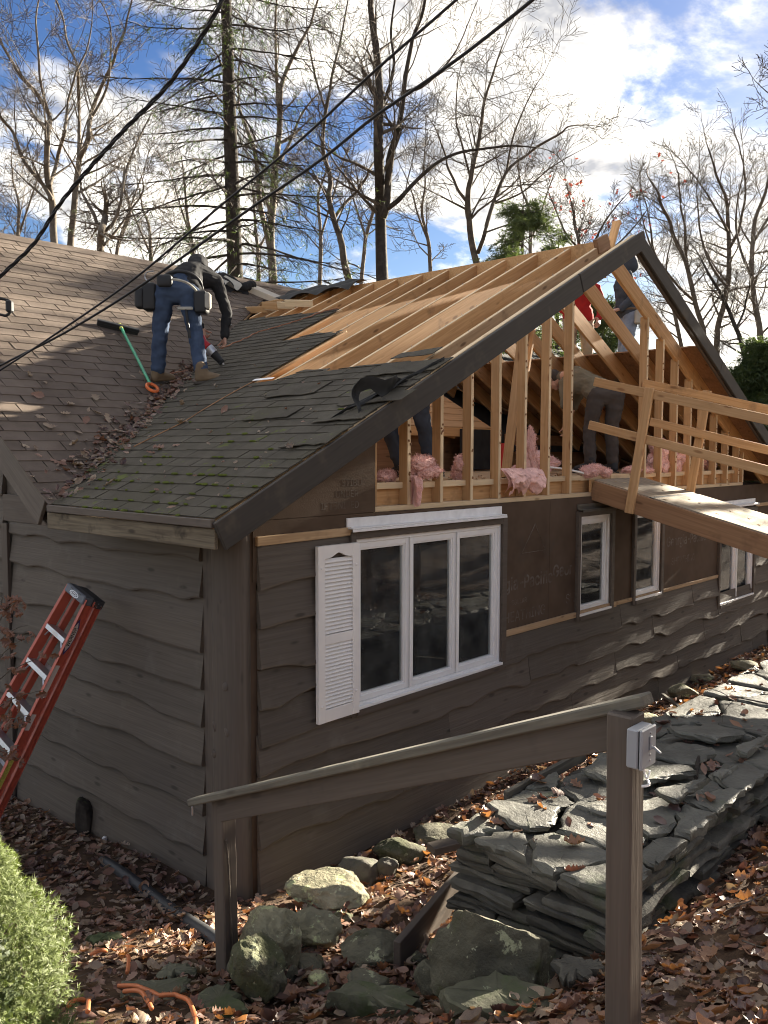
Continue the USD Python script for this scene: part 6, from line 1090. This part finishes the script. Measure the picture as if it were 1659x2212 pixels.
tree('broken_tree', 'broken snag with crooked side limbs behind the roof ridge', [[(217, 565, 8), (217, 543, 7.6), (218, 500, 7), (228, 462, 6), (229, 440, 4.5)], [(217, 505, 4), (207, 475, 4), (190, 440, 3.4), (175, 400, 2.8), (150, 340, 2), (120, 290, 1.4)], [(222, 500, 4), (240, 488, 3.8), (262, 430, 3.2), (273, 365, 2.6), (300, 300, 1.9), (330, 240, 1.3)], [(224, 530, 3), (250, 500, 2.6), (285, 450, 2.1), (310, 400, 1.5)]], 17, 3, 'pale_bark', lens=1.1, start=.6)
tree('bare_tree', 'pale twin stemmed tree just right of the hemlock trunk', [[(590, 640, 10), (590, 615, 9.5), (585, 525, 8.4), (592, 400, 7.4), (602, 300, 6.4), (605, 200, 5.4), (620, 150, 4.4), (645, 100, 3.5), (675, 40, 2.6), (700, -40, 1.8)], [(584, 545, 6), (575, 500, 5.8), (560, 425, 5.2), (550, 325, 4.4), (530, 270, 3.6), (515, 220, 2.8), (520, 120, 2)], [(603, 250, 4), (597, 150, 3.4), (595, 60, 2.6), (600, -30, 1.8)], [(602, 350, 4), (625, 310, 3.2), (650, 250, 2.4), (690, 200, 1.6)]], 24, 4, 'pale_bark', lens=1.9)
tree('bare_tree', 'crooked slim tree bending left then right before the ridge', [[(768, 640, 8.5), (755, 610, 8), (740, 540, 7), (720, 470, 6), (710, 425, 5.6), (715, 390, 5.2), (697, 325, 4.4), (702, 250, 3.8), (715, 180, 3), (735, 90, 2.3), (750, 10, 1.6)], [(722, 472, 4), (745, 440, 3.6), (770, 415, 3.2), (795, 375, 2.6), (812, 345, 2), (850, 300, 1.4)], [(705, 240, 2.6), (680, 160, 2.2), (665, 80, 1.6)]], 20, 5, 'bark', lens=1.5)
tree('bare_tree', 'tall dark double trunk tree at the middle of the ridge', [[(828, 640, 15), (826, 605, 13.5), (822, 450, 11.5), (817, 300, 10), (820, 200, 8.6), (812, 100, 7.6), (800, 0, 6), (795, -80, 4.5)], [(828, 470, 8), (836, 440, 8), (840, 350, 7), (860, 280, 6), (872, 200, 5.2), (890, 90, 4.2), (915, 20, 3.4), (935, -50, 2.4)], [(838, 450, 5.5), (868, 425, 5), (895, 395, 4.4), (955, 345, 3.6), (1015, 325, 2.8), (1100, 315, 2), (1170, 320, 1.3)], [(815, 210, 5), (800, 185, 5), (786, 158, 4.6), (784, 148, 3)], [(872, 200, 4), (905, 190, 3.4), (945, 160, 2.6), (985, 110, 1.8)], [(820, 240, 4), (850, 150, 3.4), (845, 60, 2.6), (860, -30, 1.8)]], 19, 6, 'dark_bark', lens=2.0)
tree('bare_tree', 'wide spreading bare tree right of the middle trunk', [[(1042, 600, 8.5), (1030, 570, 7.6), (1015, 490, 6.6), (1010, 425, 5.8), (1020, 370, 5), (1035, 300, 4.2), (1042, 250, 3.4), (1065, 160, 2.4), (1085, 100, 1.5)], [(1033, 545, 5), (1048, 500, 4.6), (1065, 440, 4), (1095, 370, 3.4), (1150, 325, 2.8), (1220, 280, 2), (1258, 270, 1.3)], [(1012, 440, 3.6), (985, 400, 3), (965, 350, 2.4), (950, 300, 1.6)], [(1095, 370, 2.6), (1105, 310, 2.2), (1130, 240, 1.6), (1160, 180, 1)], [(1018, 390, 3), (1000, 320, 2.4), (985, 250, 1.8), (990, 170, 1.2)], [(1065, 440, 2.6), (1120, 420, 2.1), (1180, 370, 1.5), (1225, 340, 1)]], 20, 7, 'bark', lens=1.7, density=1.4)
tree('bare_tree', 'first slender tree right of the gable peak', [[(1535, 800, 6), (1520, 720, 5.6), (1504, 663, 5.2), (1484, 575, 4.6), (1450, 490, 3.8), (1425, 430, 3), (1405, 390, 2)], [(1484, 575, 3.2), (1480, 500, 2.8), (1470, 440, 2.2), (1466, 390, 1.5)], [(1500, 650, 3), (1450, 600, 2.6), (1410, 540, 2), (1390, 480, 1.4)]], 22, 8, 'bark', lens=1.5, density=1.5, kids=(4, 7))
tree('bare_tree', 'straight slender tree among those right of the gable', [[(1552, 820, 7), (1550, 711, 6.2), (1566, 650, 5.8), (1574, 600, 5.4), (1574, 510, 4.6), (1570, 435, 3.6), (1545, 370, 2.5), (1530, 320, 1.6)], [(1574, 540, 3.4), (1600, 480, 3), (1610, 420, 2.4), (1605, 350, 1.6)], [(1570, 620, 3), (1530, 560, 2.5), (1510, 480, 2), (1505, 410, 1.4)], [(1572, 500, 2.8), (1540, 440, 2.2), (1500, 380, 1.5)]], 22, 9, 'bark', lens=1.5, density=1.5, kids=(4, 7))
tree('bare_tree', 'pale slender tree at the right edge beside the gable', [[(1655, 820, 7), (1642, 721, 6.4), (1630, 650, 5.8), (1624, 600, 5.4), (1629, 485, 4.4), (1655, 410, 3.2), (1670, 340, 2)], [(1626, 600, 3.4), (1600, 540, 2.8), (1590, 470, 2.2), (1600, 400, 1.5)], [(1630, 520, 3), (1660, 470, 2.4), (1700, 420, 1.6)]], 20, 10, 'pale_bark', lens=1.5, density=1.4, kids=(4, 7))
tree('bare_tree', 'thin tree close behind the right slope of the gable', [[(1480, 790, 4.6), (1462, 700, 4.2), (1448, 640, 3.8), (1425, 580, 3.2), (1408, 520, 2.4), (1400, 460, 1.6)], [(1455, 665, 2.6), (1440, 600, 2.2), (1445, 540, 1.6)]], 25, 11, 'bark', lens=1.3, density=1.6)
tree('bare_tree', 'thin dark tree seen between the rafters and the right barge board', [[(1620, 830, 5.6), (1600, 735, 5), (1582, 690, 4.4), (1560, 640, 3.6), (1530, 590, 2.6), (1515, 560, 1.8)], [(1590, 710, 3), (1610, 660, 2.4), (1620, 610, 1.7)]], 18, 12, 'dark_bark', lens=1.2, density=1.4)
tree('red_leaf_tree', 'small tree with last red leaves left of the gable peak', [[(1262, 640, 4.4), (1258, 570, 4), (1250, 520, 3.4), (1240, 470, 2.6), (1232, 430, 1.6)], [(1256, 560, 2.6), (1290, 510, 2.2), (1320, 460, 1.7), (1345, 430, 1.1)], [(1254, 540, 2.4), (1215, 490, 2), (1195, 440, 1.4)], [(1258, 580, 2.4), (1320, 540, 2), (1370, 490, 1.6), (1400, 450, 1)]], 21, 13, 'bark', lens=1.2, density=1.6, leaves=('red_leaf', 110, .10))
for k, (u, z, s) in enumerate([(330, 33, 60), (40, 30, 61), (420, 30, 62), (690, 34, 63), (930, 32, 64), (1150, 36, 65), (-60, 24, 66), (560, 38, 67), (780, 30, 68), (250, 36, 69)]):
    r = np.random.default_rng(s); lean = r.normal() * 14; h = r.uniform(230, 330); y0 = 640
    tree('bare_tree', ['faint distant tree behind the leaning pale tree', 'faint distant tree behind the forked tree farthest left', 'thin distant tree left of the hemlock trunk', 'thin distant tree behind the crooked slim tree', 'faint distant tree right of the dark double trunk', 'faint distant tree behind the spreading bare tree', 'bare tree whose branches enter at the left edge', 'thin distant tree behind the hemlock', 'thin distant tree just left of the dark double trunk', 'faint distant tree behind the snag'][k],
         [[(u, y0, 4.6), (u + lean * .3, y0 - h * .35, 4), (u + lean + r.normal() * 8, y0 - h * .65, 3), (u + lean * 1.6, y0 - h * .85, 2), (u + lean * 2, y0 - h, 1.1)], [(u + lean * .4, y0 - h * .4, 2.6), (u + lean * .4 + 30 * (1 if k % 2 else -1), y0 - h * .7, 1.9), (u + lean * .4 + 55 * (1 if k % 2 else -1), y0 - h * .95, 1)]], z, s, 'pale_bark', lens=2.0, density=.6, rmin=.007, group=None)
tree('bare_tree', 'tree whose twig tips reach in at the upper right edge', [[(1760, 700, 9), (1750, 420, 7), (1735, 250, 5), (1725, 120, 3.5), (1715, 20, 2)], [(1742, 300, 3), (1700, 240, 2.2), (1665, 205, 1.4)]], 14, 71, 'bark', lens=1.0, density=.9)
def needles_on(st_tips, n, r, L, nn, wid, jit=.10): k = r.integers(0, len(st_tips), n); C = np.array([st_tips[q][0] for q in k]) + r.normal(size=(n, 3)) * jit; D = np.array([st_tips[q][1] for q in k]) + r.normal(size=(n, 3)) * .4 - [0, 0, .25]; return sprigs(C, D, L, r, nn, wid)
def hemlock_tall():
    Z = 19; r = np.random.default_rng(80); pts = [(510, 645, 18), (508, 600, 16.8), (503, 450, 15.5), (498, 300, 14), (493, 150, 12.4), (488, 0, 10.5), (484, -150, 8), (480, -320, 4)]; P_ = vpath(pts, Z, 40, 80, .05); b = P_[0]; g = float(ground(b[0], b[1])[0])
    t = thing('hemlock_tree', 'tall dark hemlock trunk with drooping sparse green branches', 'tree', (b[0], b[1], g)); P2 = np.vstack([[b[0], b[1], g - .3, b[3] * 1.3], P_]); part(t, 'trunk', tube(P2[:, :3], P2[:, 3], 12), 'dark_bark', smooth=True); st, tips = Sticks(), []; hz = P_[-1, 2] - P_[0, 2]
    for k in range(104):
        tt = .02 + .97 * k / 104; i = min(int(tt * 39), 38); p = P_[i, :3]; a = k * 2.4 + r.normal() * .3; dh = V3(math.cos(a), math.sin(a), 0); L = r.uniform(1.5, 3.5) * (1.1 - .5 * tt); n = 12; s = np.linspace(0, 1, n); rise = r.uniform(-.25, .25)
        path = p + dh * (s * L)[:, None] + np.c_[r.normal(size=n).cumsum() * .025, r.normal(size=n).cumsum() * .025, L * (rise * s - .50 * s ** 2 * (1 if tt < .6 else .5) + .32 * s ** 3)]; st.add(path, np.maximum(.028 * (1 - .80 * s) * (1.15 - .5 * tt), .006), 5)
        for q in range(13):
            s0 = r.uniform(.15, 1); i2 = min(int(s0 * (n - 1)), n - 2); d2 = nrm(path[i2 + 1] - path[i2] + nrm(np.cross(dh, [0, 0, 1])) * r.choice([-1, 1]) * r.uniform(.06, .20) - V3(0, 0, .10)); grow(st, path[i2], d2, r.uniform(.35, 1.0), .010, 1, r, -.12, .7, .12, (3, 5), .004, tips)
    part(t, 'branches', st.mesh(), 'dark_bark'); wgt = [q for q in tips if r.random() < .30 + .45 * (meshkit.noise(np.array(q[0]) * .8, 3) > .55)]; part(t, 'needle_sprays', needles_on(wgt, 3800, r, .11, 6, .006), 'needles')
hemlock_tall()
def conifer(name, label, base_uv, top_y, Z, width, seed, n=70, dens=9000, cat='tree', wid=.008, nm_='needles', at=None, low=.15):
    r = np.random.default_rng(seed); b = V3(at[0], at[1], 0) if at else deep(base_uv[0], base_uv[1], Z); g = float(ground(b[0], b[1])[0]); top = at[2] if at else deep(base_uv[0], top_y, Z)[2]; t = thing(name, label, cat, (b[0], b[1], g)); H = top - g; part(t, 'trunk', tube([(b[0], b[1], g - .2), (b[0], b[1], g + H * .6), (b[0], b[1], top)], [.10, .06, .008], 6), 'bark', smooth=True); st, tips = Sticks(), []
    for k in range(n):
        tt = r.uniform(low, .98); a = r.uniform(0, 2 * np.pi); L = width * (1 - tt) ** .8 * r.uniform(.75, 1.15) + .06; s = np.linspace(0, 1, 7); dh = V3(math.cos(a), math.sin(a), 0); path = V3(b[0], b[1], g + H * tt) + dh * (s * L)[:, None] + np.c_[0 * s, 0 * s, L * (.45 * s - .5 * s * s)]; st.add(path, np.maximum(.02 * (1 - s), .004), 4)
        for q in range(9):
            s0 = r.uniform(.25, 1); p = path[min(int(s0 * 6), 5)]; d2 = nrm(dh + nrm(np.cross(dh, [0, 0, 1])) * r.uniform(-1, 1) - V3(0, 0, .15)); e_ = p + d2 * r.uniform(.12, .4) * min(1, L); tips += [(e_, d2), ((p + e_) / 2, d2), (p, d2)]; st.add(np.array([p, (p + e_) / 2, e_]), np.array([.006, .005, .003]), 3)
    part(t, 'branches', st.mesh(), 'bark'); part(t, 'needle_sprays', needles_on(tips, dens, r, .13, 8, wid, .07), nm_)
conifer('young_hemlock', 'young green hemlock showing above the stripped ridge', (1128, 610), 412, 17, 2.9, 90, 110, 5200, nm_='young_needles'); conifer('young_hemlock', 'smaller green hemlock between the young hemlock and the peak', (1205, 620), 490, 19, 2.2, 91, 60, 3500, nm_='young_needles')
conifer('hemlock_tree', 'dense dark hemlock beyond the lower right roof corner', (1640, 960), 720, 15, 2.2, 92, 130, 15000); conifer('hemlock_tree', 'dense hemlock farther right at the photo edge', (1720, 960), 700, 17, 2.4, 93, 120, 12000); conifer('hemlock_tree', 'hemlock whose boughs droop just right of the barge board', (1585, 930), 790, 17, 1.6, 94, 90, 9000)
conifer('hemlock_tree', 'low hemlock seen through the open rafters', (1300, 800), 640, 16, 1.5, 95, 80, 8000)
conifer('hemlock_tree', 'tall hemlock on the bank in line with the gable wall', None, 0, 0, 1.9, 96, 150, 15000, wid=.014, at=(20.0, -.75, 12.5), low=.50)
# sapling with dead leaves at the left edge
r = np.random.default_rng(99); b = deep(-30, 1700, 5.2); sp = thing('sapling', 'sapling with curled dead leaves reaching in front of the ladder', 'sapling', (b[0], b[1], float(ground(b[0], b[1])[0]))); st, tips = Sticks(), []
stem = smoothpath([(b[0], b[1], float(ground(b[0], b[1])[0]) - .1), b, deep(-15, 1450, 5.2), deep(5, 1290, 5.2)], 14); st.add(stem, np.linspace(.014, .004, 14), 5)
for (u, y), (u2, y2) in (((-15, 1480), (90, 1420)), ((-12, 1440), (50, 1380)), ((-5, 1390), (60, 1350)), ((-20, 1540), (95, 1490)), ((0, 1340), (40, 1300)), ((-20, 1560), (60, 1560)), ((-25, 1620), (40, 1640))):
    p0, p1 = deep(u, y, 5.2), deep(u2, y2, 5.05); st.add(np.array([p0, p0 * .66 + p1 * .34 + [0, 0, .03], p0 * .3 + p1 * .7 + [0, 0, .02], p1]), np.array([.005, .004, .003, .002]), 4); tips += [(p0 * (1 - q) + p1 * q, nrm(p1 - p0)) for q in (.3, .5, .7, .85, 1.)]
part(sp, 'branches', st.mesh(), 'bark'); lv, lf2 = leaf_shape('oak', 1.1, 3); V, Fs = [], []
for q in range(58): c = tips[r.integers(len(tips))][0] + r.normal(size=3) * .035; Rm = trimesh.transformations.random_rotation_matrix(r.random(3))[:3, :3]; V.append(lv * r.uniform(.05, .085) @ Rm.T + c); Fs.append(lf2 + q * len(lv))
part(sp, 'leaves', (np.vstack(V), np.vstack(Fs)), 'leaf_brown')
# trees on the slope to the right of the house and behind the camera; their shade falls on wall and bed
for k, (x, y, h, s) in enumerate([(16.5, -2.6, 11, 1), (19, -4.2, 12, 2), (22, -1.6, 13, 3), (14.5, -5.5, 10, 4), (25, -4, 13, 5)]):
    r = np.random.default_rng(200 + k); g = float(ground(x, y)[0]); st = Sticks(); t = thing('shade_tree', ['first', 'second', 'third', 'fourth', 'fifth'][k] + ' tree on the bank beyond the right end of the house', 'tree', (x, y, g)); P_ = np.array([(x + r.normal() * .1 * q, y + r.normal() * .1 * q, g - .2 + h * q / 10) for q in range(11)]); part(t, 'trunk', tube(P_, np.linspace(.19, .03, 11), 8), 'bark', smooth=True)
    for q in range(15): i = r.integers(1, 10); a = r.uniform(0, 6.28); grow(st, P_[i], V3(math.cos(a), math.sin(a), .35), r.uniform(1.4, 3.0), .045, 2, r, .1, .8, .1, (4, 6), .012)
    part(t, 'branches', st.mesh(), 'bark')
# ---------------------------------------------------------------- overhead wires
def wire(label, pts, rad, name='overhead_cable', twist=0.):
    P_ = smoothpath([deep(u, y, Z) for u, y, Z in pts], 120)
    if not twist: return solo(name, tube(P_, rad, 6), 'cable', label, 'cable', smooth=True)
    t = thing(name, label, 'cable', tuple(P_[0])); s = np.arange(120); tn = nrm(P_[-1] - P_[0]); a_ = nrm(np.cross(tn, [0, 0, 1])); b_ = np.cross(tn, a_)
    for k in range(3): ph = s * twist + k * 2.1; part(t, 'strand', tube(P_ + a_ * (rad * .8 * np.cos(ph))[:, None] + b_ * (rad * .8 * np.sin(ph))[:, None], rad * .62, 5), 'cable', smooth=True)
wire('thick twisted service cable crossing the upper left', [(500, -40, 4.0), (470, 20, 4.05), (385, 155, 4.25), (250, 300, 4.5), (130, 440, 4.8), (78, 520, 4.95), (0, 598, 5.1), (-40, 640, 5.2)], .0085, twist=.42)
wire('upper of the two straight cables running down to the left edge', [(1040, -50, 3.6), (985, 0, 3.7), (830, 135, 4.0), (640, 310, 4.5), (500, 425, 4.9), (330, 570, 5.4), (100, 735, 6.0), (0, 800, 6.3), (-60, 838, 6.5)], .0068)
wire('lower of the two straight cables running down to the left edge', [(1200, -45, 3.5), (1150, 0, 3.6), (985, 130, 3.9), (830, 237, 4.25), (700, 340, 4.5), (520, 465, 5.0), (330, 600, 5.5), (150, 713, 6.0), (0, 790, 6.4), (-60, 822, 6.6)], .0078)
cl_ = thing('cable_clamp', 'black cable clamp and loop at the left edge', 'clamp', tuple(deep(5, 665, 5.2)))
part(cl_, 'loop', tube(smoothpath([deep(u, y, 5.2) for u, y in ((-30, 640), (0, 645), (20, 650), (24, 668), (12, 682), (-5, 678), (-30, 676))], 24), .009, 6), 'cable', smooth=True); part(cl_, 'clamp_body', cbox(.035, .05, .07, .008), 'cable', frame(deep(21, 662, 5.2), R, (0, 0, 1)))
